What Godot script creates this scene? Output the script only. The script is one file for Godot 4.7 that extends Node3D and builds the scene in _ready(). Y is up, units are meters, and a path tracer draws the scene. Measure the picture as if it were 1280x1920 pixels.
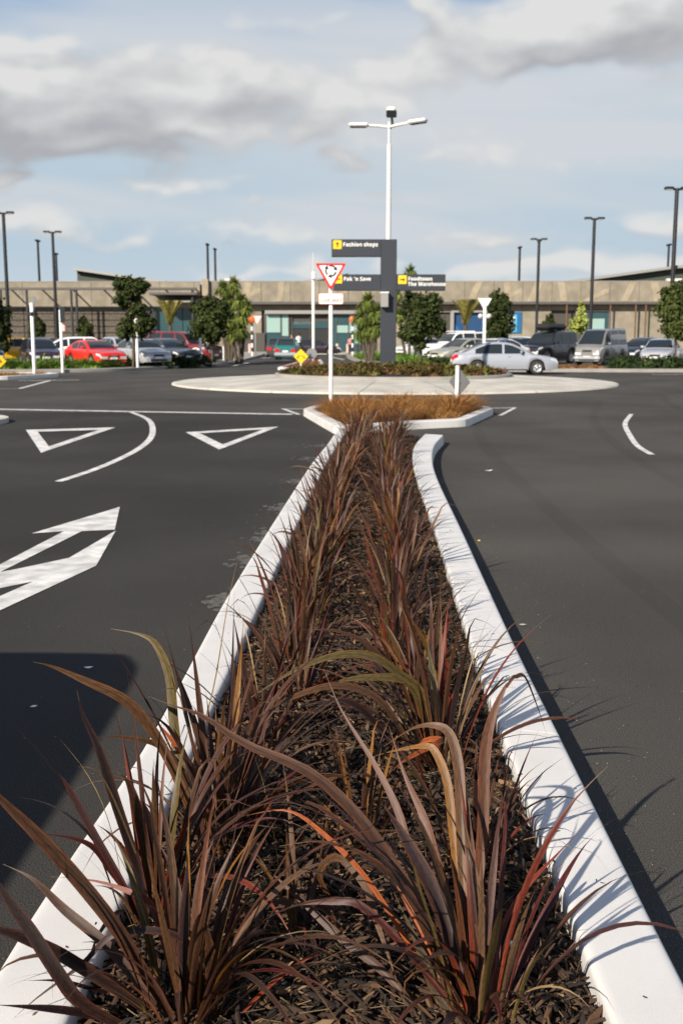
extends Node3D

# Metres; x to the right, y up, the view looks along -z. P(x, d, y) is a point d metres ahead of the camera's foot.
var rng := RandomNumberGenerator.new()
var taken := {}
var M := {}
var wheel_meshes := {}


func _ready() -> void:
	rng.seed = 20240
	# ---- camera, sky, sun, exposure
	var cam := Camera3D.new()
	cam.name = "camera"
	cam.position = Vector3(0, 1.75, 0)
	cam.rotation.x = -0.16403
	cam.fov = 51.28
	cam.near = 0.05
	cam.far = 4000.0
	var lens := CameraAttributesPhysical.new()
	lens.frustum_focal_length = 25.0
	lens.frustum_focus_distance = 3.4
	lens.exposure_aperture = 4.2
	lens.frustum_near = 0.05
	lens.frustum_far = 4000.0
	cam.attributes = lens
	add_child(cam)
	cam.current = true
	var env := Environment.new()
	env.background_mode = Environment.BG_SKY
	env.tonemap_mode = Environment.TONE_MAPPER_LINEAR
	env.tonemap_exposure = 1.5
	env.background_energy_multiplier = 0.667
	env.sdfgi_enabled = true
	env.ssao_enabled = true
	env.ssil_enabled = true
	var sky := Sky.new()
	var sm := PanoramaSkyMaterial.new()
	sm.panorama = ImageTexture.create_from_image(sky_image())
	sky.sky_material = sm
	env.sky = sky
	var we := WorldEnvironment.new()
	we.name = "world_environment"
	we.environment = env
	add_child(we)
	var sun := DirectionalLight3D.new()
	sun.name = "sun"
	sun.light_energy = 1.6
	sun.light_color = Color(1.0, 0.955, 0.89)
	sun.light_angular_distance = 0.5
	sun.shadow_enabled = true
	add_child(sun)
	sun.look_at_from_position(Vector3.ZERO, Vector3(0.70, -0.70, -1.04), Vector3.UP)
	# ---- the place
	materials()
	ground()
	building()
	median()
	roundabout()
	markings()
	signs()
	lamps()
	trees()
	verges()
	cars()
	people()
	flax()
	scraps()


# ------------------------------------------------------------------ sky
var cloud_noise := FastNoiseLite.new()
var warp_noise := FastNoiseLite.new()
# azimuth, elevation, half width, half height (degrees), weight, light
var CLOUDS := [
	[-10.5, 12.2, 7.6, 1.9, 1.25, 0.62], [-14.0, 9.4, 5.2, 1.15, 1.15, 0.12], [-7.2, 10.3, 3.4, 1.0, 0.9, 0.85], [-16.5, 11.5, 3.0, 1.6, 0.9, 0.4], [-4.5, 12.6, 3.0, 1.1, 0.8, 0.55], [-14.6, 14.2, 1.9, 0.5, 0.8, 1.0],
	[0.2, 11.4, 2.6, 1.5, 1.0, 0.78], [-1.8, 10.4, 2.0, 0.6, 0.7, 0.4], [2.8, 13.2, 2.4, 0.9, 0.55, 0.5], [4.6, 15.2, 1.7, 1.5, 0.9, 0.6],
	[12.6, 15.4, 5.4, 1.6, 1.3, 0.85], [11.6, 13.3, 4.6, 0.9, 1.0, 0.25], [16.5, 15.6, 3.0, 1.8, 1.0, 0.55], [8.5, 15.0, 2.2, 1.3, 0.8, 0.7],
	[-0.6, 8.6, 0.9, 0.45, 0.75, 0.2], [-4.4, 6.9, 1.0, 0.5, 0.7, 0.6], [1.8, 7.0, 2.2, 0.45, 0.65, 0.4], [3.0, 7.4, 1.6, 0.5, 0.5, 0.45],
	[8.2, 5.3, 3.0, 0.45, 0.9, 0.5], [16.5, 5.8, 2.2, 0.7, 0.9, 0.7], [-16.0, 5.6, 2.6, 0.7, 0.75, 0.75], [-12.4, 4.7, 3.0, 0.5, 0.7, 0.6], [-17.0, 7.9, 2.0, 0.4, 0.8, 0.3],
	[7.2, 3.6, 2.4, 0.55, 1.0, 0.95], [12.6, 3.4, 3.6, 0.6, 0.95, 0.8], [-1.2, 3.5, 1.8, 0.55, 1.0, 1.0], [2.6, 3.7, 1.2, 0.4, 0.7, 0.8], [-6.0, 3.2, 4.0, 0.3, 0.6, 0.7], [17.0, 3.9, 2.0, 0.5, 0.8, 0.9],
	[-9.0, 7.5, 4.5, 0.5, 0.55, 0.6], [5.0, 9.4, 5.0, 0.8, 0.5, 0.8], [-3.5, 5.3, 4.0, 0.4, 0.5, 0.7], [0.0, 2.4, 12.0, 0.8, 0.5, 0.95], [12.0, 8.6, 4.0, 0.6, 0.45, 0.75], [-2.0, 15.2, 3.0, 0.5, 0.45, 0.9],
	[11.4, 6.9, 0.7, 0.22, 0.6, 0.3], [-24.0, 12.0, 6.0, 2.4, 1.0, 0.5], [25.0, 13.0, 6.0, 2.4, 1.0, 0.5],
]


func cloud_at(az: float, el: float) -> Vector2:
	var wa := warp_noise.get_noise_2d(az * 9.0, el * 16.0)
	var we := warp_noise.get_noise_2d(az * 9.0 + 500.0, el * 16.0 + 90.0)
	var a := az + wa * 2.2
	var e := el + we * 1.0
	var d := 0.0
	var l := 0.0
	for c in CLOUDS:
		var q: float = ((a - c[0]) / c[2]) ** 2 + ((e - c[1]) / c[3]) ** 2
		if q < 5.0:
			var w: float = c[4] * exp(-q * 1.1)
			d += w
			l += w * c[5]
	return Vector2(d, l / maxf(d, 0.001))


func sky_colour(at: float, el: float) -> Color:
	var az := rad_to_deg(sin(deg_to_rad(at))) if absf(at) > 30.0 else at
	var low := Color(0.80, 0.84, 0.868)
	var mid := Color(0.725, 0.80, 0.855)
	var high := Color(0.48, 0.625, 0.81)
	var top := Color(0.20, 0.32, 0.54)
	if el < 0.0:
		return Color(0.30, 0.30, 0.29)
	var base := low.lerp(mid, smoothstep(0.5, 5.0, el))
	base = base.lerp(high, smoothstep(10.5, 17.5, el) ** 1.5)
	base = base.lerp(top, smoothstep(17.0, 60.0, el))
	# thin high veil, thicker towards the right of the view
	var veil := smoothstep(-0.3, 0.5, cloud_noise.get_noise_2d(az * 2.2 + 40.0, el * 17.0 + az * 1.5)) * 0.75
	veil += 0.6 * exp(-((az - 7.0) / 12.0) ** 2 - ((el - 9.8) / 3.8) ** 2) + 0.3 * exp(-((el - 12.0) / 2.5) ** 2)
	veil *= 1.0 - smoothstep(14.0, 30.0, el) * 0.75
	base = base.lerp(Color(0.825, 0.84, 0.86), clampf(veil, 0.0, 0.92))
	var inside := (1.0 - smoothstep(21.0, 27.0, absf(at))) * (1.0 - smoothstep(18.5, 24.0, el))
	var n := cloud_noise.get_noise_2d(az * 9.0, el * 20.0)
	var fine := cloud_noise.get_noise_2d(az * 32.0 + 9.0, el * 60.0)
	var d := 0.0
	var light := 0.5
	if inside > 0.0:
		var c := cloud_at(az, el)
		var up := cloud_at(az, el + 0.9)
		d = c.x * inside
		light = c.y + clampf((c.x - up.x) * 0.7, -0.35, 0.5)
	if inside < 1.0:
		# the rest of the sky: the same broken cloud, laid out on a level layer
		var r := 1.0 / tan(deg_to_rad(maxf(el, 1.0) + 4.0))
		var x := sin(deg_to_rad(at)) * r * 90.0
		var y := cos(deg_to_rad(at)) * r * 90.0
		d += (1.0 - inside) * clampf(0.34 + cloud_noise.get_noise_2d(x, y) * 1.5, 0.0, 1.2)
		light = lerpf(0.55 + 0.4 * cloud_noise.get_noise_2d(x + 60.0, y), light, inside)
	var cover := smoothstep(0.18, 0.86, d + n * 0.55 + fine * 0.22)
	light = clampf(light + n * 0.5 + fine * 0.25, 0.0, 1.0)
	var grey := Color(0.68, 0.685, 0.705)
	var bright := Color(0.885, 0.885, 0.88)
	return base.lerp(grey.lerp(bright, light), cover * 0.94)


func sky_image() -> Image:
	cloud_noise.seed = 11
	cloud_noise.noise_type = FastNoiseLite.TYPE_SIMPLEX_SMOOTH
	cloud_noise.frequency = 0.012
	cloud_noise.fractal_octaves = 4
	warp_noise.seed = 5
	warp_noise.frequency = 0.014
	warp_noise.fractal_octaves = 3
	var w := 512
	var im := Image.create(w, w / 2, false, Image.FORMAT_RGB8)
	for j in w / 2:
		var el := 90.0 - (j + 0.5) * 360.0 / w
		for i in w:
			im.set_pixel(i, j, sky_colour(wrapf((i + 0.5) * 360.0 / w, -180.0, 180.0), el))
	im.resize(4096, 2048, Image.INTERPOLATE_CUBIC)
	var px := 360.0 / 4096.0
	for j in range(int(64.0 / px), int(90.0 / px)):
		var el := 90.0 - (j + 0.5) * px
		for i in range(int(-27.0 / px), int(27.0 / px)):
			im.set_pixel(posmod(i, 4096), j, sky_colour((i + 0.5) * px, el))
	return im


# ------------------------------------------------------------------ helpers
func rnd(a: float, b: float) -> float:
	return rng.randf_range(a, b)


func P(x: float, d: float, y := 0.0) -> Vector3:
	return Vector3(x, y, -d)


func numbered(called: String) -> String:
	var n: int = taken.get(called, 0)
	taken[called] = n + 1
	return called if n == 0 else "%s_%03d" % [called, n]


func tag(o: Node3D, label: String, category: String, group := "") -> Node3D:
	o.set_meta("label", label)
	o.set_meta("category", category)
	if group != "":
		o.set_meta("group", group)
	return o


func thing(called: String, label: String, category: String, at := Vector3.ZERO, turn := 0.0, group := "") -> Node3D:
	var o := Node3D.new()
	o.name = numbered(called)
	o.position = at
	o.rotation.y = turn
	add_child(o)
	return tag(o, label, category, group)


func copy_of(o: Node3D, at: Vector3, turn: float, label := "") -> Node3D:
	var c: Node3D = o.duplicate()
	var base: String = String(o.name)
	if base.length() > 4 and base[-4] == "_" and base.right(3).is_valid_int():
		base = base.left(base.length() - 4)
	c.name = numbered(base)
	c.position = at
	c.rotation.y = turn
	add_child(c)
	if label != "":
		c.set_meta("label", label)
	return c


func st() -> SurfaceTool:
	var s := SurfaceTool.new()
	s.begin(Mesh.PRIMITIVE_TRIANGLES)
	s.set_smooth_group(-1)
	return s


func done(s: SurfaceTool) -> ArrayMesh:
	s.generate_normals()
	return s.commit()


func part(called: String, what: Variant, m: Material, parent: Node3D = null) -> MeshInstance3D:
	var o := MeshInstance3D.new()
	o.mesh = done(what) if what is SurfaceTool else what
	o.material_override = m
	if parent == null:
		o.name = numbered(called)
		add_child(o)
	else:
		o.name = called
		parent.add_child(o, true)
	return o


func struct(called: String, what: Variant, m: Material) -> MeshInstance3D:
	var o := part(called, what, m)
	o.set_meta("kind", "structure")
	return o


func struct_group(called: String) -> Node3D:
	var o := Node3D.new()
	o.name = numbered(called)
	o.set_meta("kind", "structure")
	add_child(o)
	return o


func tri(s: SurfaceTool, a: Vector3, b: Vector3, c: Vector3, out := Vector3.ZERO) -> void:
	if out != Vector3.ZERO and (c - a).cross(b - a).dot(out) < 0.0:
		s.add_vertex(a); s.add_vertex(c); s.add_vertex(b)
	else:
		s.add_vertex(a); s.add_vertex(b); s.add_vertex(c)


func quad(s: SurfaceTool, a: Vector3, b: Vector3, c: Vector3, d: Vector3, out := Vector3.ZERO) -> void:
	tri(s, a, b, c, out)
	tri(s, a, c, d, out)


func box(s: SurfaceTool, at: Vector3, size: Vector3, b := 0.0, turn := Basis()) -> void:
	var h := size * 0.5
	if b <= 0.0:
		for k in 3:
			for g in [-1.0, 1.0]:
				var n := Vector3.ZERO
				n[k] = g
				var u := Vector3.ZERO
				u[(k + 1) % 3] = h[(k + 1) % 3]
				var v := Vector3.ZERO
				v[(k + 2) % 3] = h[(k + 2) % 3]
				var c := n * h[k]
				quad(s, at + turn * (c - u - v), at + turn * (c + u - v), at + turn * (c + u + v), at + turn * (c - u + v), turn * n)
		return
	b = minf(b, minf(h.x, minf(h.y, h.z)) * 0.98)
	var pt := func(sg: Vector3, k: int) -> Vector3:
		var p := Vector3(sg.x * (h.x - b), sg.y * (h.y - b), sg.z * (h.z - b))
		p[k] = sg[k] * h[k]
		return at + turn * p
	var signs := []
	for x in [-1.0, 1.0]:
		for y in [-1.0, 1.0]:
			for z in [-1.0, 1.0]:
				signs.append(Vector3(x, y, z))
	for sg in signs:
		tri(s, pt.call(sg, 0), pt.call(sg, 1), pt.call(sg, 2), turn * sg)
	for k in 3:
		var i := (k + 1) % 3
		var j := (k + 2) % 3
		for g in [-1.0, 1.0]:
			var c := []
			for q in [[-1.0, -1.0], [1.0, -1.0], [1.0, 1.0], [-1.0, 1.0]]:
				var sg := Vector3.ZERO
				sg[k] = g
				sg[i] = q[0]
				sg[j] = q[1]
				c.append(pt.call(sg, k))
			var n := Vector3.ZERO
			n[k] = g
			quad(s, c[0], c[1], c[2], c[3], turn * n)
			for g2 in [-1.0, 1.0]:  # the edge along j between faces k and i
				var a := Vector3.ZERO
				a[k] = g
				a[i] = g2
				a[j] = -1.0
				var e := a
				e[j] = 1.0
				quad(s, pt.call(a, k), pt.call(e, k), pt.call(e, i), pt.call(a, i), turn * Vector3(a.x + e.x, a.y + e.y, a.z + e.z))


func tube(s: SurfaceTool, pts: Array, radii: Array, sides := 8, caps := true) -> void:
	var t0: Vector3 = (pts[1] - pts[0]).normalized()
	var u: Vector3 = t0.cross(Vector3.RIGHT if absf(t0.x) < 0.8 else Vector3.UP).normalized()
	var rings := []
	for i in pts.size():
		var t: Vector3 = (pts[mini(i + 1, pts.size() - 1)] - pts[maxi(i - 1, 0)]).normalized()
		u = (u - t * u.dot(t)).normalized()
		var v := t.cross(u)
		var ring := []
		for k in sides:
			var a := TAU * k / sides
			ring.append(pts[i] + (u * cos(a) + v * sin(a)) * float(radii[mini(i, radii.size() - 1)]))
		rings.append(ring)
	s.set_smooth_group(0)
	for i in pts.size() - 1:
		for k in sides:
			var k2 := (k + 1) % sides
			var out: Vector3 = rings[i][k] + rings[i + 1][k2] - pts[i] - pts[i + 1]
			quad(s, rings[i][k], rings[i][k2], rings[i + 1][k2], rings[i + 1][k], out)
	s.set_smooth_group(-1)
	if caps:
		for e in [0, pts.size() - 1]:
			var out: Vector3 = (pts[0] - pts[1]) if e == 0 else (pts[e] - pts[e - 1])
			for k in range(1, sides - 1):
				tri(s, rings[e][0], rings[e][k], rings[e][k + 1], out)


func lathe(s: SurfaceTool, prof: Array, at: Vector3, turn := Basis(), sides := 20) -> void:
	# profile of (radius, height) round the y axis
	s.set_smooth_group(0)
	for i in prof.size() - 1:
		var p: Vector2 = prof[i]
		var q: Vector2 = prof[i + 1]
		for k in sides:
			var a := TAU * k / sides
			var b := TAU * (k + 1) / sides
			var ca := Vector3(cos(a), 0, sin(a))
			var cb := Vector3(cos(b), 0, sin(b))
			var up := Vector3.UP
			var n2 := Vector2(q.y - p.y, p.x - q.x)
			var out := turn * ((ca + cb) * 0.5 * n2.x + up * n2.y)
			quad(s, at + turn * (ca * p.x + up * p.y), at + turn * (cb * p.x + up * p.y), at + turn * (cb * q.x + up * q.y), at + turn * (ca * q.x + up * q.y), out)
	s.set_smooth_group(-1)


func sheet(s: SurfaceTool, poly: PackedVector2Array, y: float) -> void:
	var ix := Geometry2D.triangulate_polygon(poly)
	for i in range(0, ix.size(), 3):
		tri(s, P(poly[ix[i]].x, poly[ix[i]].y, y), P(poly[ix[i + 1]].x, poly[ix[i + 1]].y, y), P(poly[ix[i + 2]].x, poly[ix[i + 2]].y, y), Vector3.UP)


func slab(s: SurfaceTool, poly: PackedVector2Array, y0: float, y1: float) -> void:
	sheet(s, poly, y1)
	var cw := Geometry2D.is_polygon_clockwise(poly)
	for i in poly.size():
		var a := poly[i]
		var b := poly[(i + 1) % poly.size()]
		var n := Vector2(b.y - a.y, a.x - b.x) * (-1.0 if cw else 1.0)
		quad(s, P(a.x, a.y, y0), P(b.x, b.y, y0), P(b.x, b.y, y1), P(a.x, a.y, y1), Vector3(n.x, 0, -n.y))


# an upright plate cut from a polygon in x and y, its front towards +z
func plate(s: SurfaceTool, poly: PackedVector2Array, at: Vector3, thick: float, turn := Basis()) -> void:
	var ix := Geometry2D.triangulate_polygon(poly)
	for z in [thick * 0.5, -thick * 0.5]:
		for i in range(0, ix.size(), 3):
			var q := []
			for k in 3:
				var v := poly[ix[i + k]]
				q.append(at + turn * Vector3(v.x, v.y, z))
			tri(s, q[0], q[1], q[2], turn * Vector3(0, 0, z))
	var cw := Geometry2D.is_polygon_clockwise(poly)
	for i in poly.size():
		var a := poly[i]
		var b := poly[(i + 1) % poly.size()]
		var n := Vector2(b.y - a.y, a.x - b.x) * (-1.0 if cw else 1.0)
		quad(s, at + turn * Vector3(a.x, a.y, -thick * 0.5), at + turn * Vector3(b.x, b.y, -thick * 0.5), at + turn * Vector3(b.x, b.y, thick * 0.5), at + turn * Vector3(a.x, a.y, thick * 0.5), turn * Vector3(n.x, n.y, 0))


func round_poly(r: float, n := 24, at := Vector2.ZERO) -> PackedVector2Array:
	var p := PackedVector2Array()
	for k in n:
		p.append(at + Vector2(cos(TAU * k / n), sin(TAU * k / n)) * r)
	return p


func rounded(poly: PackedVector2Array, r: float, n := 4) -> PackedVector2Array:
	var p := PackedVector2Array()
	for i in poly.size():
		var c := poly[i]
		var a := c + (poly[(i - 1 + poly.size()) % poly.size()] - c).normalized() * r
		var b := c + (poly[(i + 1) % poly.size()] - c).normalized() * r
		for k in n + 1:
			var t := float(k) / n
			p.append(a.lerp(c, t).lerp(c.lerp(b, t), t))
	return p


func smooth_line(pts: Array, step: float) -> PackedVector2Array:
	var out := PackedVector2Array()
	for i in pts.size() - 1:
		var a: Vector2 = pts[i]
		var b: Vector2 = pts[i + 1]
		var pre: Vector2 = pts[i - 1] if i > 0 else a * 2.0 - b
		var post: Vector2 = pts[i + 2] if i + 2 < pts.size() else b * 2.0 - a
		var n := maxi(1, int(a.distance_to(b) / step))
		for k in n:
			out.append(a.cubic_interpolate(b, pre, post, float(k) / n))
	out.append(pts[-1])
	return out


# a painted or laid strip along a line on the ground
func ribbon(s: SurfaceTool, line: PackedVector2Array, width: float, y: float) -> void:
	var l := []
	for i in line.size():
		var t := (line[mini(i + 1, line.size() - 1)] - line[maxi(i - 1, 0)]).normalized()
		var n := Vector2(-t.y, t.x) * width * 0.5
		l.append([line[i] + n, line[i] - n])
	for i in line.size() - 1:
		quad(s, P(l[i][0].x, l[i][0].y, y), P(l[i + 1][0].x, l[i + 1][0].y, y), P(l[i + 1][1].x, l[i + 1][1].y, y), P(l[i][1].x, l[i][1].y, y), Vector3.UP)


# a kerb between two lines (outer = road side), rounded on both top edges
func kerb_run(s: SurfaceTool, outer: PackedVector2Array, inner: PackedVector2Array, top: float, y0: float, ends := true, inner_y0 := 0.0) -> void:
	var rows := []
	for i in outer.size():
		var o := outer[i]
		var n := inner[i]
		var w := o.distance_to(n)
		var u := (n - o) / maxf(w, 0.001)
		var r := minf(0.016, w * 0.3)
		var prof := [[-0.012, y0], [-0.001, top - r * 2.4], [0.0, top - r * 1.3], [r * 0.22, top - r * 0.45], [r * 0.8, top - r * 0.12], [r * 1.5, top], [r * 2.4, top + 0.0005], [w - r * 2.0, top + 0.0005], [w - r, top], [w - r * 0.25, top - r * 0.3], [w, top - r], [w, top - r * 1.9], [w, inner_y0]]
		var row := []
		for q in prof:
			var g: Vector2 = o + u * float(q[0])
			row.append(P(g.x, g.y, q[1]))
		rows.append(row)
	s.set_smooth_group(0)
	var flip: bool = (rows[1][7] - rows[0][6]).cross(rows[1][6] - rows[0][6]).y < 0.0
	for i in rows.size() - 1:
		for k in rows[i].size() - 1:
			if flip:
				quad(s, rows[i][k], rows[i][k + 1], rows[i + 1][k + 1], rows[i + 1][k])
			else:
				quad(s, rows[i][k], rows[i + 1][k], rows[i + 1][k + 1], rows[i][k + 1])
	s.set_smooth_group(-1)
	if ends:
		for e in [0, rows.size() - 1]:
			var out: Vector3 = rows[0][6] - rows[1][6] if e == 0 else rows[e][6] - rows[e - 1][6]
			for k in range(1, 11):
				tri(s, rows[e][0], rows[e][k], rows[e][k + 1], out)


func lettering(text: String, height: float, at: Vector3, m: Material, parent: Node3D, centre := false, bold := true) -> MeshInstance3D:
	var t := TextMesh.new()
	var f := SystemFont.new()
	f.font_names = PackedStringArray(["Droid Sans"])
	if bold:
		f.font_weight = 700
	t.font = f
	t.text = text
	t.font_size = 64
	t.pixel_size = height / 46.0
	t.depth = 0.006
	t.curve_step = 2.0
	t.horizontal_alignment = HORIZONTAL_ALIGNMENT_CENTER if centre else HORIZONTAL_ALIGNMENT_LEFT
	var o := part("lettering", t, m, parent)
	o.position = at
	return o


func noise_tex(sd: int, freq: float, lo: float, hi: float, octaves := 4, size := 512, kind := FastNoiseLite.TYPE_SIMPLEX_SMOOTH) -> NoiseTexture2D:
	var n := FastNoiseLite.new()
	n.seed = sd
	n.noise_type = kind
	n.frequency = freq
	n.fractal_octaves = octaves
	var t := NoiseTexture2D.new()
	t.width = size
	t.height = size
	t.seamless = true
	t.noise = n
	var g := Gradient.new()
	g.offsets = PackedFloat32Array([0.12, 0.88])
	g.colors = PackedColorArray([Color(lo, lo, lo), Color(hi, hi, hi)])
	t.color_ramp = g
	return t


func mat(called: String, c: Color, rough: float, metal := 0.0) -> StandardMaterial3D:
	var m := StandardMaterial3D.new()
	m.resource_name = called
	m.albedo_color = c.linear_to_srgb()
	m.roughness = rough
	m.metallic = metal
	M[called] = m
	return m


func textured(m: StandardMaterial3D, tex: Texture2D, scale: float, relief: Texture2D = null, cm := 0.0, over: Texture2D = null, over_scale := 0.1) -> StandardMaterial3D:
	m.uv1_triplanar = true
	m.uv1_world_triplanar = true
	m.uv1_scale = Vector3.ONE * scale
	m.albedo_texture = tex
	if relief:
		m.heightmap_enabled = true
		m.heightmap_texture = relief
		m.heightmap_scale = cm
	if over:
		m.detail_enabled = true
		m.detail_albedo = over
		m.detail_blend_mode = BaseMaterial3D.BLEND_MODE_MUL
		m.detail_uv_layer = BaseMaterial3D.DETAIL_UV_2
		m.uv2_triplanar = true
		m.uv2_world_triplanar = true
		m.uv2_scale = Vector3.ONE * over_scale
	return m


func painted(m: StandardMaterial3D) -> StandardMaterial3D:
	m.vertex_color_use_as_albedo = true
	return m


func materials() -> void:
	var grit := noise_tex(3, 0.10, 0.55, 1.0, 3, 1024)
	var speck := noise_tex(31, 0.10, 0.2, 1.0, 2, 1024, FastNoiseLite.TYPE_CELLULAR)
	var broad := noise_tex(8, 0.008, 0.84, 1.0, 5)
	var blot := noise_tex(17, 0.02, 0.62, 1.0, 5)
	var fibre := noise_tex(21, 0.05, 0.5, 1.0, 4)
	var fine := noise_tex(23, 0.35, 0.7, 1.0, 2)
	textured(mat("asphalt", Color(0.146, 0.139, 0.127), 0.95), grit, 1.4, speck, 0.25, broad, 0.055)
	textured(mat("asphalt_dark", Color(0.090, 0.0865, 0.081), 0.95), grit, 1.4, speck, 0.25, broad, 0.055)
	textured(mat("car_park", Color(0.11, 0.105, 0.098), 0.9), grit, 1.2, null, 0.0, broad, 0.05)
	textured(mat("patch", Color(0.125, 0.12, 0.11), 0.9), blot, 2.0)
	mat("sign_back_dark", Color(0.105, 0.11, 0.115), 0.6)
	textured(mat("marking", Color(0.78, 0.765, 0.73), 0.7), noise_tex(18, 0.010, 0.76, 1.0, 5), 0.7, fine, 0.06)
	textured(mat("kerb_paint", Color(0.875, 0.86, 0.835), 0.6), noise_tex(41, 0.20, 0.80, 1.0, 2, 1024), 2.0, noise_tex(42, 0.16, 0.0, 1.0, 2, 1024), 0.04, noise_tex(43, 0.006, 0.94, 1.0, 5), 0.5)
	textured(mat("kerb_concrete", Color(0.56, 0.53, 0.48), 0.85), grit, 1.2, null, 0.0, broad, 0.2)
	var mild := noise_tex(4, 0.10, 0.80, 1.0, 3, 512)
	textured(mat("concrete", Color(0.74, 0.70, 0.61), 0.9), mild, 0.8, null, 0.0, broad, 0.12)
	textured(mat("paving", Color(0.46, 0.435, 0.385), 0.88), mild, 0.8, null, 0.0, broad, 0.15)
	textured(mat("soil", Color(0.035, 0.021, 0.012), 0.95), fibre, 6.0, fibre, 1.2)
	textured(mat("precast", Color(0.305, 0.268, 0.205), 0.9), noise_tex(51, 0.012, 0.90, 1.0, 4), 0.16, null, 0.0, noise_tex(52, 0.012, 0.88, 1.0, 3), 0.05)
	textured(mat("precast_pale", Color(0.36, 0.305, 0.22), 0.9), noise_tex(51, 0.012, 0.88, 1.0, 4), 0.16)
	textured(mat("louvre", Color(0.12, 0.10, 0.078), 0.85), noise_tex(53, 0.02, 0.75, 1.0, 4), 0.3)
	var rub := mat("tyre_rubber", Color(0.02, 0.02, 0.02), 0.95)
	rub.transparency = BaseMaterial3D.TRANSPARENCY_ALPHA
	rub.albedo_color.a = 0.07
	for a in ["asphalt", "asphalt_dark"]:
		M[a].metallic_specular = 0.2
	mat("dark_steel", Color(0.030, 0.031, 0.034), 0.5, 0.0)
	mat("canopy", Color(0.085, 0.078, 0.072), 0.6)
	mat("canopy_soffit", Color(0.12, 0.07, 0.04), 0.7)
	mat("fascia_grey", Color(0.26, 0.25, 0.24), 0.6)
	mat("plinth", Color(0.06, 0.052, 0.045), 0.7)
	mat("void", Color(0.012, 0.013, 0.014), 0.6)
	mat("roof_green", Color(0.050, 0.062, 0.045), 0.7)
	mat("roof_metal", Color(0.30, 0.30, 0.285), 0.5, 0.2)
	mat("frosted_teal", Color(0.27, 0.40, 0.37), 0.35)
	mat("dark_teal", Color(0.035, 0.075, 0.085), 0.12)
	mat("shop_blue", Color(0.010, 0.05, 0.14), 0.5)
	mat("bright_blue", Color(0.012, 0.11, 0.27), 0.45)
	mat("poster_blue", Color(0.10, 0.32, 0.44), 0.5)
	mat("sign_grey", Color(0.030, 0.035, 0.046), 0.45)
	mat("sign_yellow", Color(0.85, 0.52, 0.015), 0.45)
	mat("sign_white", Color(0.80, 0.80, 0.78), 0.4)
	mat("sign_red", Color(0.62, 0.02, 0.022), 0.42)
	mat("sign_black", Color(0.012, 0.012, 0.012), 0.5)
	mat("sign_back", Color(0.22, 0.23, 0.24), 0.5, 0.2)
	mat("sign_pink", Color(0.72, 0.42, 0.42), 0.5)
	mat("orange_disc", Color(0.95, 0.16, 0.02), 0.4)
	textured(mat("white_paint", Color(0.82, 0.82, 0.80), 0.4), noise_tex(61, 0.03, 0.88, 1.0, 3), 1.0)
	mat("pole_white", Color(0.66, 0.66, 0.63), 0.45)
	mat("lamp_black", Color(0.012, 0.013, 0.016), 0.45)
	mat("lamp_glass", Color(0.55, 0.55, 0.52), 0.3)
	mat("pink_bollard", Color(0.55, 0.38, 0.34), 0.8)
	mat("car_glass", Color(0.020, 0.026, 0.030), 0.06)
	mat("tyre", Color(0.018, 0.018, 0.018), 0.85)
	mat("rim", Color(0.55, 0.55, 0.56), 0.3, 0.7)
	mat("car_black", Color(0.015, 0.015, 0.016), 0.55)
	mat("head_lamp", Color(0.80, 0.82, 0.84), 0.12, 0.3)
	mat("amber_lamp", Color(0.85, 0.35, 0.03), 0.25)
	mat("tail_lamp", Color(0.55, 0.012, 0.015), 0.2)
	mat("chrome", Color(0.75, 0.75, 0.76), 0.15, 0.9)
	textured(mat("bark", Color(0.15, 0.115, 0.08), 0.9), fibre, 3.0)
	var lf := painted(mat("foliage", Color(1, 1, 1), 0.75))
	lf.metallic_specular = 0.2
	lf.backlight_enabled = true
	lf.backlight = Color(0.25, 0.25, 0.12)
	painted(mat("vertex_painted", Color(1, 1, 1), 0.75))
	var fx := painted(mat("flax_leaf", Color(1, 1, 1), 0.50))
	fx.albedo_texture = streak_tex()
	fx.metallic_specular = 0.38
	fx.backlight_enabled = true
	fx.backlight = Color(0.28, 0.14, 0.08)
	painted(mat("bark_chip", Color(1, 1, 1), 0.85))
	textured(M.bark_chip, fibre, 9.0)
	M.bark_chip.uv1_world_triplanar = false
	for c in [["red", Color(0.68, 0.022, 0.012)], ["silver", Color(0.42, 0.43, 0.46)], ["silver_blue", Color(0.37, 0.395, 0.455)], ["white", Color(0.76, 0.76, 0.75)], ["black", Color(0.012, 0.012, 0.015)], ["navy", Color(0.012, 0.016, 0.032)], ["maroon", Color(0.16, 0.012, 0.018)], ["yellow", Color(0.85, 0.46, 0.01)], ["plum", Color(0.022, 0.012, 0.020)], ["teal", Color(0.015, 0.15, 0.15)], ["champagne", Color(0.36, 0.35, 0.29)], ["grey", Color(0.23, 0.225, 0.215)], ["dark_grey", Color(0.05, 0.055, 0.06)]]:
		var p := mat("paint_" + c[0], c[1], 0.32, 0.25 if c[0] in ["silver", "silver_blue", "grey", "champagne"] else 0.0)
		p.clearcoat_enabled = true
		p.clearcoat = 0.8
		p.clearcoat_roughness = 0.06


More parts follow.
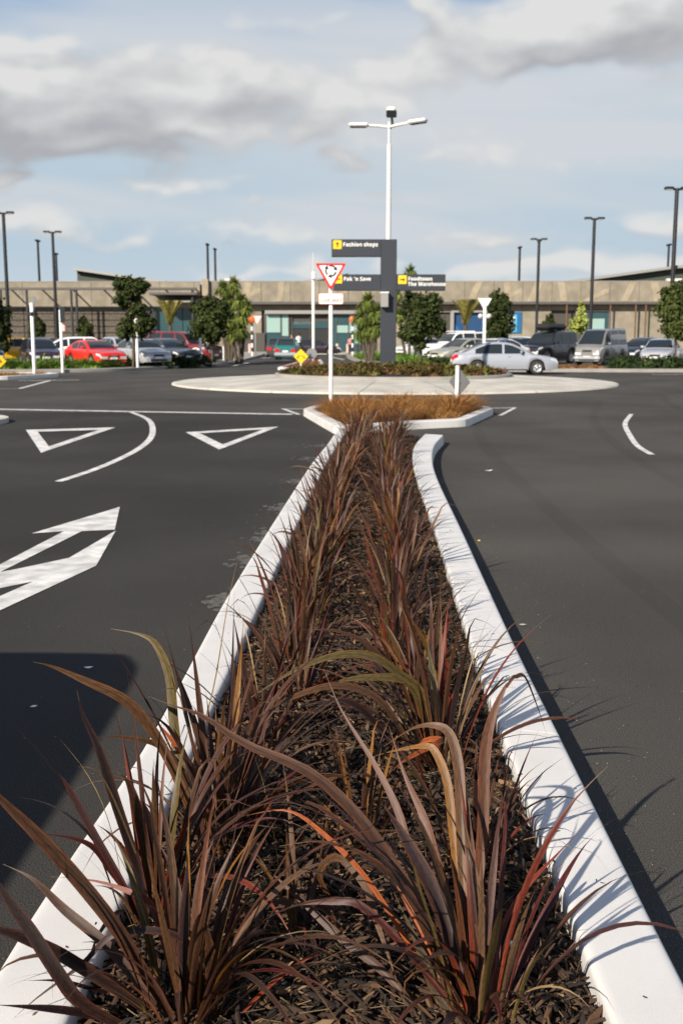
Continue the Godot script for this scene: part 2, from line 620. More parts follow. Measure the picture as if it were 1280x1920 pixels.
func streak_tex() -> ImageTexture:
	var n := FastNoiseLite.new()
	n.seed = 77
	n.frequency = 1.0
	n.fractal_octaves = 3
	var im := Image.create(64, 256, false, Image.FORMAT_RGB8)
	for j in 256:
		for i in 64:
			var line := n.get_noise_2d(i * 0.33, j * 0.006)
			var spot := n.get_noise_2d(i * 0.11 + 90.0, j * 0.05)
			var v := clampf(0.86 + line * 0.42 + minf(spot, 0.0) * 0.45, 0.3, 1.0)
			if absi(i - 32) < 2:
				v *= 0.80
			im.set_pixel(i, j, Color(v, v * 0.985, v * 0.96))
	return ImageTexture.create_from_image(im)


func V(a: Array) -> PackedVector2Array:
	var p := PackedVector2Array()
	for i in range(0, a.size(), 2):
		p.append(Vector2(a[i], a[i + 1]))
	return p


func pairs(a: Array) -> Array:
	var p := []
	for i in range(0, a.size(), 2):
		p.append(Vector2(a[i], a[i + 1]))
	return p


var KERB_L := [-60.0, 49.0, -30.0, 49.6, -20.0, 50.2, -14.5, 50.9, -11.5, 52.6, -9.4, 56.6, -7.7, 60.8, -6.9, 66.0, -6.7, 76.0, -6.8, 92.0, -7.0, 99.0]
var KERB_R := [60.0, 50.0, 30.0, 51.0, 17.0, 51.6, 10.0, 52.2, 6.6, 54.0, 4.0, 58.0, 2.2, 64.0, 0.9, 74.0, 0.5, 84.0, 0.4, 99.0]


func offset_line(line: PackedVector2Array, by: float) -> PackedVector2Array:
	var out := PackedVector2Array()
	for i in line.size():
		var t := (line[mini(i + 1, line.size() - 1)] - line[maxi(i - 1, 0)]).normalized()
		out.append(line[i] + Vector2(-t.y, t.x) * by)
	return out


func between(a: PackedVector2Array, b: PackedVector2Array) -> PackedVector2Array:
	var p := a.duplicate()
	for i in b.size():
		p.append(b[b.size() - 1 - i])
	return p


func ground() -> void:
	var s := st()
	sheet(s, V([-1500, -60, 1500, -60, 1500, 3000, -1500, 3000]), 0.0)
	struct("road", s, M.asphalt)
	# the approach lane beside the planted median, in a darker asphalt tone
	s = st()
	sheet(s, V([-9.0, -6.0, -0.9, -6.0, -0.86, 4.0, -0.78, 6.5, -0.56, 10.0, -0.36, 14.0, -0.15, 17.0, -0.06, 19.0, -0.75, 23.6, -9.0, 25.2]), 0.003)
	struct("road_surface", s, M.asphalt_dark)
	# raised areas either side of the entry road: kerb, footpath, planting, car park
	for side in 2:
		var line := smooth_line(pairs(KERB_L if side == 0 else KERB_R), 1.5)
		var inward := 1.0 if side == 0 else -1.0
		var l1 := offset_line(line, inward * 0.16)
		var l2 := offset_line(line, inward * (2.3 if side == 0 else 1.5))
		s = st()
		kerb_run(s, line, l1, 0.14, -0.05)
		struct("kerb", s, M.kerb_concrete)
		s = st()
		var path := between(l1, l2)
		for i in l1.size() - 1:
			quad(s, P(l1[i].x, l1[i].y, 0.137), P(l1[i + 1].x, l1[i + 1].y, 0.137), P(l2[i + 1].x, l2[i + 1].y, 0.137), P(l2[i].x, l2[i].y, 0.137), Vector3.UP)
		struct("footpath", s, M.paving)
		s = st()
		var park := l2.duplicate()
		# (the last point of the line stands in for the corner by the forecourt)
		if side == 0:
			park.append(Vector2(-60.0, l2[-1].y))
		else:
			park.append(Vector2(60.0, l2[-1].y))
		var ix := Geometry2D.triangulate_polygon(park)
		for i in range(0, ix.size(), 3):
			tri(s, P(park[ix[i]].x, park[ix[i]].y, 0.133), P(park[ix[i + 1]].x, park[ix[i + 1]].y, 0.133), P(park[ix[i + 2]].x, park[ix[i + 2]].y, 0.133), Vector3.UP)
		struct("car_park_surface", s, M.car_park)
	s = st()
	slab(s, V([-60, 99.3, 60, 99.3, 60, 116, -60, 116]), -0.1, 0.15)
	struct("forecourt_pavement", s, M.paving)


# ------------------------------------------------------------------ shopping centre
func building() -> void:
	var b := thing("shopping_centre", "long low shopping centre faced in sandy precast panels behind the car park", "building", P(0, 108, 0))
	# precast panels, one by one: the wall behind the right and middle canopy
	var joints := []
	var x := -13.7
	while x < 52.0:
		joints.append(x)
		x += 2.88
	for i in joints.size() - 1:
		var x0: float = joints[i] + 0.012
		var x1: float = joints[i + 1] - 0.012
		var z := rnd(-0.008, 0.008)
		var holes := [[-7.6, 1.9, 4.2], [11.1, 14.4, 4.0], [23.3, 26.9, 4.2]]
		var bottom := 0.15
		for h in holes:
			if x0 < h[1] - 0.3 and x1 > h[0] + 0.3:
				bottom = h[2] + 0.02
		var s := st()
		box(s, Vector3((x0 + x1) / 2, (5.0 + 7.02) / 2, z - 0.1), Vector3(x1 - x0, 2.02, 0.2), 0.015)
		part("wall_panel", s, M.precast, b)
		s = st()
		if bottom < 4.9:
			box(s, Vector3((x0 + x1) / 2, (bottom + 4.98) / 2, z - 0.1), Vector3(x1 - x0, 4.98 - bottom, 0.2), 0.015)
			part("wall_panel", s, M.precast, b)
		# broad raised bands that cross the panels at a slant
		s = st()
		var c := (x0 + x1) / 2
		var lean := rnd(-0.9, 0.9)
		var wd := rnd(0.25, 0.42)
		var cx := c + rnd(-0.5, 0.5)
		var poly := PackedVector2Array([Vector2(clampf(cx - wd - lean * 0.5, x0, x1), 5.1), Vector2(clampf(cx + wd - lean * 0.5, x0, x1), 5.1), Vector2(clampf(cx + wd + lean * 0.5, x0, x1), 7.0), Vector2(clampf(cx - wd + lean * 0.5, x0, x1), 7.0)])
		if i % 5 != 3:
			plate(s, poly, Vector3(0, 0, 0.016), 0.03)
			part("relief_band", s, M.precast_pale, b)
		if i % 3 == 1:
			s = st()
			plate(s, PackedVector2Array([Vector2(x0 + 0.05, 5.1), Vector2(x0 + 0.9, 5.1), Vector2(x1 - 0.1, 5.95), Vector2(x1 - 0.1, 6.35), Vector2(x1 - 0.5, 6.3)]), Vector3(0, 0, 0.012), 0.022)
			part("relief_band", s, M.precast_pale, b)
	var s := st()
	box(s, Vector3(19, 3.5, -6.3), Vector3(65.4, 6.8, 12.0))
	part("core", s, M.plinth, b)
	s = st()
	box(s, Vector3(19.0, 7.06, -0.14), Vector3(65.6, 0.07, 0.3), 0.01)
	part("coping", s, M.fascia_grey, b)
	# left wing
	x = -52.0
	while x < -14.0:
		var x1 := minf(x + 3.4, -14.0)
		s = st()
		box(s, Vector3((x + x1) / 2, 5.73, -0.1 + rnd(-0.006, 0.006)), Vector3(x1 - x - 0.02, 2.5, 0.2), 0.015)
		part("wall_panel", s, M.precast if rng.randf() < 0.6 else M.precast_pale, b)
		if x1 < -20.0:
			for k in 7:
				s = st()
				box(s, Vector3((x + x1) / 2, 0.46 + k * 0.62, -0.10), Vector3(x1 - x - 0.06, 0.56, 0.12), 0.02)
				part("screen_panel", s, M.louvre, b)
		x = x1
	s = st()
	box(s, Vector3(-33, 3.4, -6.4), Vector3(38.2, 6.7, 12.0))
	part("core", s, M.plinth, b)
	s = st()
	box(s, Vector3(-33, 7.02, -0.12), Vector3(38.3, 0.07, 0.3), 0.01)
	part("coping", s, M.fascia_grey, b)
	s = st()
	box(s, Vector3(-13.45, 3.65, 0.12), Vector3(0.62, 7.2, 0.7), 0.02)
	part("pier", s, M.precast_pale, b)
	# canopies
	s = st()
	box(s, Vector3(19.0, 4.90, 0.50), Vector3(65.3, 0.26, 1.0), 0.02)
	part("canopy", s, M.canopy, b)
	s = st()
	box(s, Vector3(19.0, 4.71, 0.34), Vector3(65.2, 0.10, 0.62), 0.02)
	part("canopy_soffit", s, M.canopy_soffit, b)
	s = st()
	box(s, Vector3(-33.0, 6.2, 2.75), Vector3(38.0, 0.24, 0.45), 0.03)
	part("canopy", s, M.canopy, b)
	for k in 13:
		part("canopy_beam", box_of(Vector3(-51.0 + k * 3.05, 6.24, 1.3), Vector3(0.12, 0.14, 2.5), 0.01), M.canopy, b)
	for cx in [-50.0, -44.0, -38.2, -32.9, -32.3, -30.4, -26.1, -25.6, -20.1, -14.4]:
		s = st()
		tube(s, [Vector3(cx, 0.15, 2.8), Vector3(cx, 6.1, 2.8)], [0.12], 8, false)
		part("column", s, M.dark_steel, b)
	for cx in [22.2, 26.5, 29.0, 30.0, 36.0, 7.4]:
		s = st()
		tube(s, [Vector3(cx, 0.15, 0.9), Vector3(cx, 4.72, 0.9)], [0.085], 8, false)
		part("column", s, M.canopy_soffit, b)
	# side porch
	s = st()
	box(s, Vector3(-16.2, 5.72, 1.6), Vector3(4.6, 0.24, 3.4), 0.03)
	part("porch_roof", s, M.canopy, b)
	s = st()
	box(s, Vector3(-16.0, 5.02, 1.2), Vector3(3.6, 0.22, 2.6), 0.03)
	part("porch_roof", s, M.fascia_grey, b)
	for k in 4:
		s = st()
		box(s, Vector3(-19.1 + k * 1.32, 2.45, -0.06), Vector3(1.26, 4.5, 0.06), 0.01)
		part("door_pane", s, M.dark_teal, b)
	for k in 9:
		s = st()
		box(s, Vector3(-19.7 + k * 0.16, 2.4, 0.05), Vector3(0.05, 4.4, 0.08))
		part("screen_bar", s, M.canopy, b)
	# main entrance
	s = st()
	box(s, Vector3(-2.85, 4.03, 0.2), Vector3(9.5, 0.36, 0.36), 0.02)
	part("entrance_fascia", s, M.fascia_grey, b)
	s = st()
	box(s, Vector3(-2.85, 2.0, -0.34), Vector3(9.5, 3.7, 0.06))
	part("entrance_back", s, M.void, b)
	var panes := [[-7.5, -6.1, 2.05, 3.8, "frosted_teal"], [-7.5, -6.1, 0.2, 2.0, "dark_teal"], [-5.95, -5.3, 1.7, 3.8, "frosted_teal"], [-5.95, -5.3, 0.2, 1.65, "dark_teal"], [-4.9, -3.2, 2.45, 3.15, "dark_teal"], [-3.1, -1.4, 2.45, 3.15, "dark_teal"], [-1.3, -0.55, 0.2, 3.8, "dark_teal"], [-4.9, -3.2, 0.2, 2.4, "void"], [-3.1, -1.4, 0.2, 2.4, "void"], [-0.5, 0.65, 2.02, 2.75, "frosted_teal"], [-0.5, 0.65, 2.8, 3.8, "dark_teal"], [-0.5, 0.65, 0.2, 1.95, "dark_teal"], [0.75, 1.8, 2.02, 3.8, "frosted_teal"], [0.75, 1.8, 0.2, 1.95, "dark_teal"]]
	for p in panes:
		s = st()
		box(s, Vector3((p[0] + p[1]) / 2, (p[2] + p[3]) / 2, -0.2), Vector3(p[1] - p[0], p[3] - p[2], 0.03))
		part("pane", s, M[p[4]], b)
	for mx in [-7.57, -6.02, -5.2, -4.95, -3.15, -1.35, -0.52, 0.7, 1.87]:
		s = st()
		box(s, Vector3(mx, 2.0, -0.16), Vector3(0.07, 3.7, 0.12))
		part("mullion", s, M.canopy, b)
	lettering("BALLENTYNES", 0.24, Vector3(-4.75, 2.98, -0.17), M.sign_back, b, false, false)
	s = st()
	box(s, Vector3(-9.2, 1.08, 0.04), Vector3(3.1, 1.85, 0.06))
	part("plinth", s, M.plinth, b)
	# blue shop front and its poster, and the small shop window
	s = st()
	box(s, Vector3(12.75, 2.0, -0.3), Vector3(3.3, 3.9, 0.06))
	part("shop_front", s, M.shop_blue, b)
	s = st()
	plate(s, PackedVector2Array([Vector2(11.3, 0.2), Vector2(13.0, 0.2), Vector2(12.4, 1.4), Vector2(11.3, 3.0)]), Vector3(0, 0, -0.24), 0.03)
	part("shop_panel", s, M.bright_blue, b)
	s = st()
	box(s, Vector3(13.7, 1.0, -0.24), Vector3(1.3, 1.3, 0.05))
	part("shop_panel", s, M.bright_blue, b)
	for q in [[11.0, 0.35], [14.45, 0.1]]:
		s = st()
		box(s, Vector3(q[0], 2.05, 0.03), Vector3(q[1], 3.9, 0.2), 0.01)
		part("shop_frame", s, M.fascia_grey, b)
	s = st()
	box(s, Vector3(12.75, 4.12, 0.03), Vector3(3.7, 0.24, 0.2), 0.01)
	part("shop_frame", s, M.fascia_grey, b)
	s = st()
	box(s, Vector3(16.95, 3.0, 0.05), Vector3(1.95, 2.1, 0.08), 0.01)
	part("poster", s, M.bright_blue, b)
	s = st()
	box(s, Vector3(16.75, 2.95, 0.095), Vector3(1.4, 1.7, 0.02))
	part("poster_print", s, M.poster_blue, b)
	s = st()
	for k in 3:
		box(s, Vector3(16.75, 3.5 - k * 0.18, 0.115), Vector3(1.1 - k * 0.2, 0.09, 0.012))
	part("poster_print", s, M.sign_white, b)
	s = st()
	lathe(s, [Vector2(0.18, 0), Vector2(0.30, 0), Vector2(0.30, 0.02), Vector2(0.18, 0.02)], Vector3(16.75, 2.6, 0.105), Basis(Vector3.RIGHT, PI / 2), 16)
	part("poster_print", s, M.sign_white, b)
	var win := part("window", box_of(Vector3(25.1, 3.15, -0.12), Vector3(3.5, 2.05, 0.06)), M.dark_teal, b)
	for q in [[23.36, 0.12], [24.2, 0.06], [26.84, 0.12]]:
		part("frame", box_of(Vector3(q[0], 3.15, -0.02), Vector3(q[1], 2.1, 0.16)), M.fascia_grey, win)
	part("frame", box_of(Vector3(25.1, 4.2, 0.0), Vector3(3.7, 0.16, 0.2)), M.canopy, win)
	part("pane", box_of(Vector3(25.4, 2.85, -0.07), Vector3(1.6, 1.1, 0.03)), M.frosted_teal, win)
	# roofs that rise behind the parapet
	roof_wedge(b, [[-30.0, 9.0], [-16.8, 7.05], [-16.8, 6.6], [-30.0, 6.6]], -16.0, M.roof_green, 0.28)
	roof_wedge(b, [[-8.0, 7.15], [0.6, 8.55], [3.6, 8.0], [6.0, 7.4], [6.0, 6.6], [-8.0, 6.6]], -18.0, M.roof_metal, 0.2)
	roof_wedge(b, [[23.0, 7.15], [37.0, 9.1], [52.0, 9.3], [52.0, 6.6], [23.0, 6.6]], -14.0, M.roof_green, 0.3)
	s = st()
	box(s, Vector3(-21.9, 7.5, -15.95), Vector3(4.2, 0.75, 0.1))
	part("roof_window", s, M.dark_teal, b)
	s = st()
	box(s, Vector3(-10.9, 7.22, -0.6), Vector3(1.4, 0.22, 0.5), 0.02)
	part("roof_light", s, M.pole_white, b)
	s = st()
	box(s, Vector3(33.5, 7.2, -0.5), Vector3(2.4, 0.25, 0.6), 0.02)
	part("roof_light", s, M.pole_white, b)
	# low bollards in front of the entrance
	for bx in [[-8.6, "bollard by the wall west of the entrance"], [-5.3, "bollard behind the dark wagon at the entrance"], [-0.4, "bollard in front of the pale glass of the entrance"], [0.6, "bollard closest to the eastern beacon"]]:
		s = st()
		lathe(s, [Vector2(0.16, 0), Vector2(0.15, 0.7), Vector2(0.11, 0.82), Vector2(0.0, 0.86)], Vector3.ZERO, Basis(), 12)
		var o := part("bollard", s, M.pink_bollard)
		o.position = P(bx[0], 101.5, 0.15)
		tag(o, "short pinkish concrete " + bx[1], "bollard", "bollards along the shop front")


func box_of(at: Vector3, size: Vector3, b := 0.0) -> SurfaceTool:
	var s := st()
	box(s, at, size, b)
	return s


func roof_wedge(b: Node3D, outline: Array, z: float, wall: Material, edge: float) -> void:
	var poly := PackedVector2Array()
	for q in outline:
		poly.append(Vector2(q[0], q[1]))
	var s := st()
	plate(s, poly, Vector3(0, 0, z - 5.0), 10.0)
	var o := part("upper_wall", s, wall, b)
	s = st()
	for i in poly.size() - 3 if poly.size() > 4 else 1:
		var a := poly[i]
		var c := poly[i + 1]
		plate(s, PackedVector2Array([a + Vector2(-0.2, 0.02), c + Vector2(0.2, 0.02), c + Vector2(0.2, 0.02 + edge), a + Vector2(-0.2, 0.02 + edge)]), Vector3(0, 0, z - 4.6), 11.0)
	part("roof", s, M.roof_metal, b)


# ------------------------------------------------------------------ the planted median
var OUT_L := [-0.94, -3.0, -0.92, 0.5, -0.875, 2.6, -0.775, 4.1, -0.71, 6.5, -0.565, 9.7, -0.375, 13.5, -0.205, 16.0, -0.06, 18.6]
var IN_L := [-0.70, -3.0, -0.67, 0.5, -0.640, 2.45, -0.575, 4.1, -0.48, 6.5, -0.35, 9.7, -0.185, 13.5, -0.035, 16.0, 0.11, 18.5]
var IN_R := [0.62, -3.0, 0.63, 0.5, 0.64, 2.5, 0.655, 4.3, 0.685, 5.6, 0.775, 8.6, 0.85, 11.9, 0.93, 13.9, 1.08, 15.7, 1.37, 17.55]
var OUT_R := [0.85, -3.0, 0.85, 0.5, 0.86, 2.5, 0.89, 4.3, 0.915, 5.6, 1.0, 8.6, 1.085, 11.9, 1.19, 13.9, 1.38, 15.75, 1.66, 17.35]


func kerb_sections(o: Node3D, outer: PackedVector2Array, inner: PackedVector2Array, top: float, every: int) -> void:
	var i := 0
	while i < outer.size() - 1:
		var j := mini(i + every, outer.size() - 1)
		if outer.size() - 1 - j < every / 2:
			j = outer.size() - 1
		var a := outer.slice(i, j + 1)
		var b := inner.slice(i, j + 1)
		# a fine open joint between one length and the next
		a[-1] = a[-1].lerp(a[-2], 0.013)
		b[-1] = b[-1].lerp(b[-2], 0.013)
		var s := st()
		kerb_run(s, a, b, top, -0.05, true, 0.0)
		part("kerb_section", s, M.kerb_paint, o)
		i = j


func median() -> void:
	var k := struct_group("median_kerb")
	kerb_sections(k, even(OUT_L, 60), even(IN_L, 60), 0.15, 7)
	kerb_sections(k, even(OUT_R, 60), even(IN_R, 60), 0.15, 7)
	# rounded nose that closes the right-hand kerb
	var bed := even(IN_L, 40)
	var right := even(IN_R, 40)
	var s := st()
	for i in bed.size() - 1:
		for q in 6:
			var f0 := q / 6.0
			var f1 := (q + 1) / 6.0
			var pt := func(j: int, f: float) -> Vector3:
				var v := bed[j].lerp(right[j], f)
				return P(v.x, v.y, 0.075 + 0.035 * sin(PI * f))
			quad(s, pt.call(i, f0), pt.call(i + 1, f0), pt.call(i + 1, f1), pt.call(i, f1), Vector3.UP)
	struct("planting_bed_soil", s, M.soil)
	# the flared head of the median, a closed ring of kerb filled with tussock
	var ring := rounded(V([-0.10, 19.0, 1.45, 20.2, 2.45, 20.75, 3.42, 24.0, 3.2, 25.2, -0.55, 25.2, -0.86, 23.7]), 0.28, 4)
	var inner := inset(ring, 0.24)
	k = struct_group("island_kerb")
	ring.append(ring[0])
	inner.append(inner[0])
	kerb_sections(k, ring, inner, 0.15, 6)
	s = st()
	sheet(s, inner, 0.10)
	struct("island_soil", s, M.soil)
	tussock("tussock_grass", "orange brown tussock grass filling the flared end of the planted median", inset(rounded(V([-0.10, 19.0, 1.45, 20.2, 2.45, 20.75, 3.42, 24.0, 3.2, 25.2, -0.55, 25.2, -0.86, 23.7]), 0.28, 4), 0.48), 0.10, 95, 0.66, Color(0.26, 0.115, 0.033), Color(0.38, 0.20, 0.07), 230, 0.011, 0.24)
	# bark mulch: the largest chips singly, the rest as one cover
	bark(bed, right)


func even(flat: Array, n: int) -> PackedVector2Array:
	var c := Curve2D.new()
	for p in smooth_line(pairs(flat), 0.25):
		c.add_point(p)
	var out := PackedVector2Array()
	for i in n + 1:
		out.append(c.sample_baked(c.get_baked_length() * i / n))
	return out


func inset(ring: PackedVector2Array, by: float) -> PackedVector2Array:
	var out := PackedVector2Array()
	var sign := 1.0 if not Geometry2D.is_polygon_clockwise(ring) else -1.0
	for i in ring.size():
		var t := (ring[(i + 1) % ring.size()] - ring[(i - 1 + ring.size()) % ring.size()]).normalized()
		out.append(ring[i] + Vector2(-t.y, t.x) * by * sign)
	if Geometry2D.is_polygon_clockwise(out) != Geometry2D.is_polygon_clockwise(ring) or absf(area(out)) > absf(area(ring)):
		for i in ring.size():
			out[i] = ring[i] * 2.0 - out[i]
	return out


func area(p: PackedVector2Array) -> float:
	var a := 0.0
	for i in p.size():
		a += p[i].cross(p[(i + 1) % p.size()])
	return a * 0.5


func chip_mesh(sd: int, long: float) -> ArrayMesh:
	var r := RandomNumberGenerator.new()
	r.seed = sd
	var s := st()
	var n := 5
	var top := []
	var low := []
	for k in n:
		var a := TAU * k / n + r.randf_range(-0.3, 0.3)
		var v := Vector3(cos(a) * 0.5 * long * r.randf_range(0.75, 1.1), 0, sin(a) * 0.5 * r.randf_range(0.6, 1.15))
		top.append(v * 0.85 + Vector3(0, r.randf_range(0.06, 0.2), 0))
		low.append(v + Vector3(0, r.randf_range(-0.15, -0.05), 0))
	for k in n:
		var k2 := (k + 1) % n
		quad(s, low[k], low[k2], top[k2], top[k], top[k] + top[k2])
		tri(s, Vector3(0, 0.16, 0), top[k], top[k2], Vector3.UP)
	return done(s)


func chip_colour() -> Color:
	var t := rng.randf()
	var k := rnd(0.5, 1.35)
	if t < 0.07:
		return Color(0.30, 0.19, 0.095) * k
	if t < 0.34:
		return Color(0.150, 0.074, 0.033) * k
	if t < 0.72:
		return Color(0.072, 0.036, 0.017) * k
	return Color(0.028, 0.016, 0.010) * k


func bark(bed: PackedVector2Array, right: PackedVector2Array) -> void:
	var meshes := []
	for k in 5:
		meshes.append(chip_mesh(100 + k, 1.0 + 0.35 * k))
	var top := thing("bark_mulch", "dark brown bark chip mulch covering the soil of the planted median", "mulch")
	top.set_meta("kind", "stuff")
	var spot := func(f: float, e: float) -> Vector3:
		var i := clampf(f, 0.0, 0.999) * (bed.size() - 1)
		var a := bed[int(i)].lerp(bed[int(i) + 1], i - int(i))
		var b := right[int(i)].lerp(right[int(i) + 1], i - int(i))
		var v := a.lerp(b, e)
		return P(v.x, v.y, 0.082 + 0.035 * sin(PI * e))
	var tones := []
	for k in 8:
		var m: StandardMaterial3D = M.bark_chip.duplicate()
		m.vertex_color_use_as_albedo = false
		m.albedo_color = (chip_colour() * 1.1).linear_to_srgb()
		tones.append(m)
	for k in 280:
		var e := rnd(0.02, 0.98)
		var d := rnd(2.2, 4.4)
		var p: Vector3 = spot.call((d + 3.0) / 21.3, e)
		var o := part("bark_chip", meshes[k % 5], tones[rng.randi() % 8], top)
		var z := rnd(0.02, 0.048)
		o.transform = Transform3D(Basis.from_euler(Vector3(rnd(-0.5, 0.5), rnd(0, TAU), rnd(-0.5, 0.5))).scaled_local(Vector3(z, z * rnd(0.5, 1.0), z)), p + Vector3(0, rnd(0.004, 0.022), 0))
	for k in 5:
		var mm := MultiMesh.new()
		mm.transform_format = MultiMesh.TRANSFORM_3D
		mm.use_colors = true
		mm.mesh = meshes[k]
		mm.instance_count = 7000
		for i in 7000:
			var u := rng.randf()
			var d := 1.6 + 16.5 * u ** 1.7
			var p: Vector3 = spot.call((d + 3.0) / 21.3, rnd(0.005, 0.995))
			var z := rnd(0.008, 0.032) * (1.0 + d * 0.04)
			var thin := rnd(0.12, 0.8) if rng.randf() < 0.7 else rnd(0.6, 1.1)
			mm.set_instance_transform(i, Transform3D(Basis.from_euler(Vector3(rnd(-1.2, 1.2), rnd(0, TAU), rnd(-0.9, 0.9))).scaled_local(Vector3(z * rnd(0.8, 2.2), z * rnd(0.5, 1.2), z * thin)), p + Vector3(0, rnd(-0.008, 0.032), 0)))
			mm.set_instance_color(i, chip_colour())
		var o := MultiMeshInstance3D.new()
		o.name = "loose_bark"
		o.multimesh = mm
		o.material_override = M.bark_chip
		o.set_meta("kind", "stuff")
		top.add_child(o, true)
	# a few chips lie scattered on the kerb tops
	var spill := MultiMesh.new()
	spill.transform_format = MultiMesh.TRANSFORM_3D
	spill.use_colors = true
	spill.mesh = meshes[2]
	spill.instance_count = 80
	var kr := [even(IN_R, 60), even(OUT_R, 60)]
	var kl := [even(IN_L, 60), even(OUT_L, 60)]
	for i in 80:
		var d := 2.1 + 9.0 * rng.randf() ** 1.5
		var side: Array = kr if rng.randf() < 0.6 else kl
		var j := clampi(int((d + 3.0) / 21.0 * 60.0), 0, 60)
		var v: Vector2 = side[0][j].lerp(side[1][j], 0.03 + 0.85 * rng.randf() ** 4.0)
		var z := rnd(0.003, 0.011)
		spill.set_instance_transform(i, Transform3D(Basis.from_euler(Vector3(rnd(-0.2, 0.2), rnd(0, TAU), rnd(-0.2, 0.2))).scaled_local(Vector3(z * rnd(1.0, 2.2), z * 0.7, z)), P(v.x, v.y + rnd(-0.15, 0.15), 0.152)))
		spill.set_instance_color(i, chip_colour())
	var sp := MultiMeshInstance3D.new()
	sp.name = "spilled_bark"
	sp.multimesh = spill
	sp.material_override = M.bark_chip
	sp.set_meta("kind", "stuff")
	top.add_child(sp, true)
	# straw-like fibres caught between the chips
	var s := st()
	for k in 3:
		var a := TAU * k / 3
		var b := TAU * (k + 1) / 3
		quad(s, Vector3(-0.5, cos(a) * 0.02, sin(a) * 0.02), Vector3(-0.5, cos(b) * 0.02, sin(b) * 0.02), Vector3(0.5, 0.1 + cos(b) * 0.02, sin(b) * 0.02), Vector3(0.5, 0.1 + cos(a) * 0.02, sin(a) * 0.02), Vector3(0, cos(a), sin(a)))
	var fm := done(s)
	var mm := MultiMesh.new()
	mm.transform_format = MultiMesh.TRANSFORM_3D
	mm.use_colors = true
	mm.mesh = fm
	mm.instance_count = 9000
	for i in 9000:
		var d := 1.6 + 15.0 * rng.randf() ** 1.6
		var p: Vector3 = spot.call((d + 3.0) / 21.3, rnd(0.01, 0.99))
		var z := rnd(0.02, 0.09)
		mm.set_instance_transform(i, Transform3D(Basis.from_euler(Vector3(0, rnd(0, TAU), rnd(-0.35, 0.35))).scaled_local(Vector3(z, 0.06, 0.06)), p + Vector3(0, rnd(0.005, 0.03), 0)))
		mm.set_instance_color(i, Color(0.30, 0.20, 0.10) * rnd(0.08, 1.2) )
	var o := MultiMeshInstance3D.new()
	o.name = "straw_fibre"
	o.multimesh = mm
	o.material_override = M.bark_chip
	o.set_meta("kind", "stuff")
	top.add_child(o, true)


func blade_mesh(w: float, bend: float) -> ArrayMesh:
	var s := st()
	var prev := []
	for k in 4:
		var t := k / 3.0
		var p := Vector3(0, t * (1.0 - bend * t * 0.4), bend * t * t)
		var h := w * (1.0 - t * 0.92) * 0.5
		var row := [p + Vector3(-h, 0, 0), p + Vector3(h, 0, 0)]
		if k > 0:
			quad(s, prev[0], prev[1], row[1], row[0], Vector3(0, 0.4, 1))
		prev = row
	return done(s)


func random_in(poly: PackedVector2Array) -> Vector2:
	var lo := poly[0]
	var hi := poly[0]
	for p in poly:
		lo = lo.min(p)
		hi = hi.max(p)
	for k in 200:
		var q := Vector2(rnd(lo.x, hi.x), rnd(lo.y, hi.y))
		if Geometry2D.is_point_in_polygon(q, poly):
			return q
	return poly[0]


# grass-like cover in loose clumps: nobody could count its blades
func tussock(called: String, label: String, poly: PackedVector2Array, y: float, clumps: int, tall: float, c0: Color, c1: Color, per := 150, width := 0.02, spread := 0.22, bend := 0.7, lift = null) -> void:
	var mm := MultiMesh.new()
	mm.transform_format = MultiMesh.TRANSFORM_3D
	mm.use_colors = true
	mm.mesh = blade_mesh(width, bend)
	mm.instance_count = clumps * per
	var i := 0
	for c in clumps:
		var at := random_in(poly)
		var h0 := tall * rnd(0.75, 1.15)
		var tone := c0.lerp(c1, rng.randf())
		for k in per:
			var a := rnd(0, TAU)
			var r := sqrt(rng.randf()) * spread
			var h := h0 * rnd(0.55, 1.1)
			var g := at + Vector2(cos(a), sin(a)) * r
			var up: float = lift.call(g) if lift != null else 0.0
			var lean := r / spread * 0.6 + rnd(-0.1, 0.15)
			var turn := Basis(Vector3.UP, -a + PI / 2 + PI + rnd(-0.9, 0.9) + PI)
			mm.set_instance_transform(i, Transform3D((turn * Basis(Vector3.RIGHT, lean)).scaled_local(Vector3(h * 1.6, h, h)), P(g.x, g.y, y + up - 0.01)))
			mm.set_instance_color(i, tone * rnd(0.55, 1.35))
			i += 1
	var o := MultiMeshInstance3D.new()
	o.name = numbered(called)
	o.multimesh = mm
	o.material_override = M.foliage
	add_child(o)
	tag(o, label, "grass" if called.contains("grass") else "ground cover")
	o.set_meta("kind", "stuff")


# ------------------------------------------------------------------ roundabout
const RC := Vector2(1.93, 40.2)


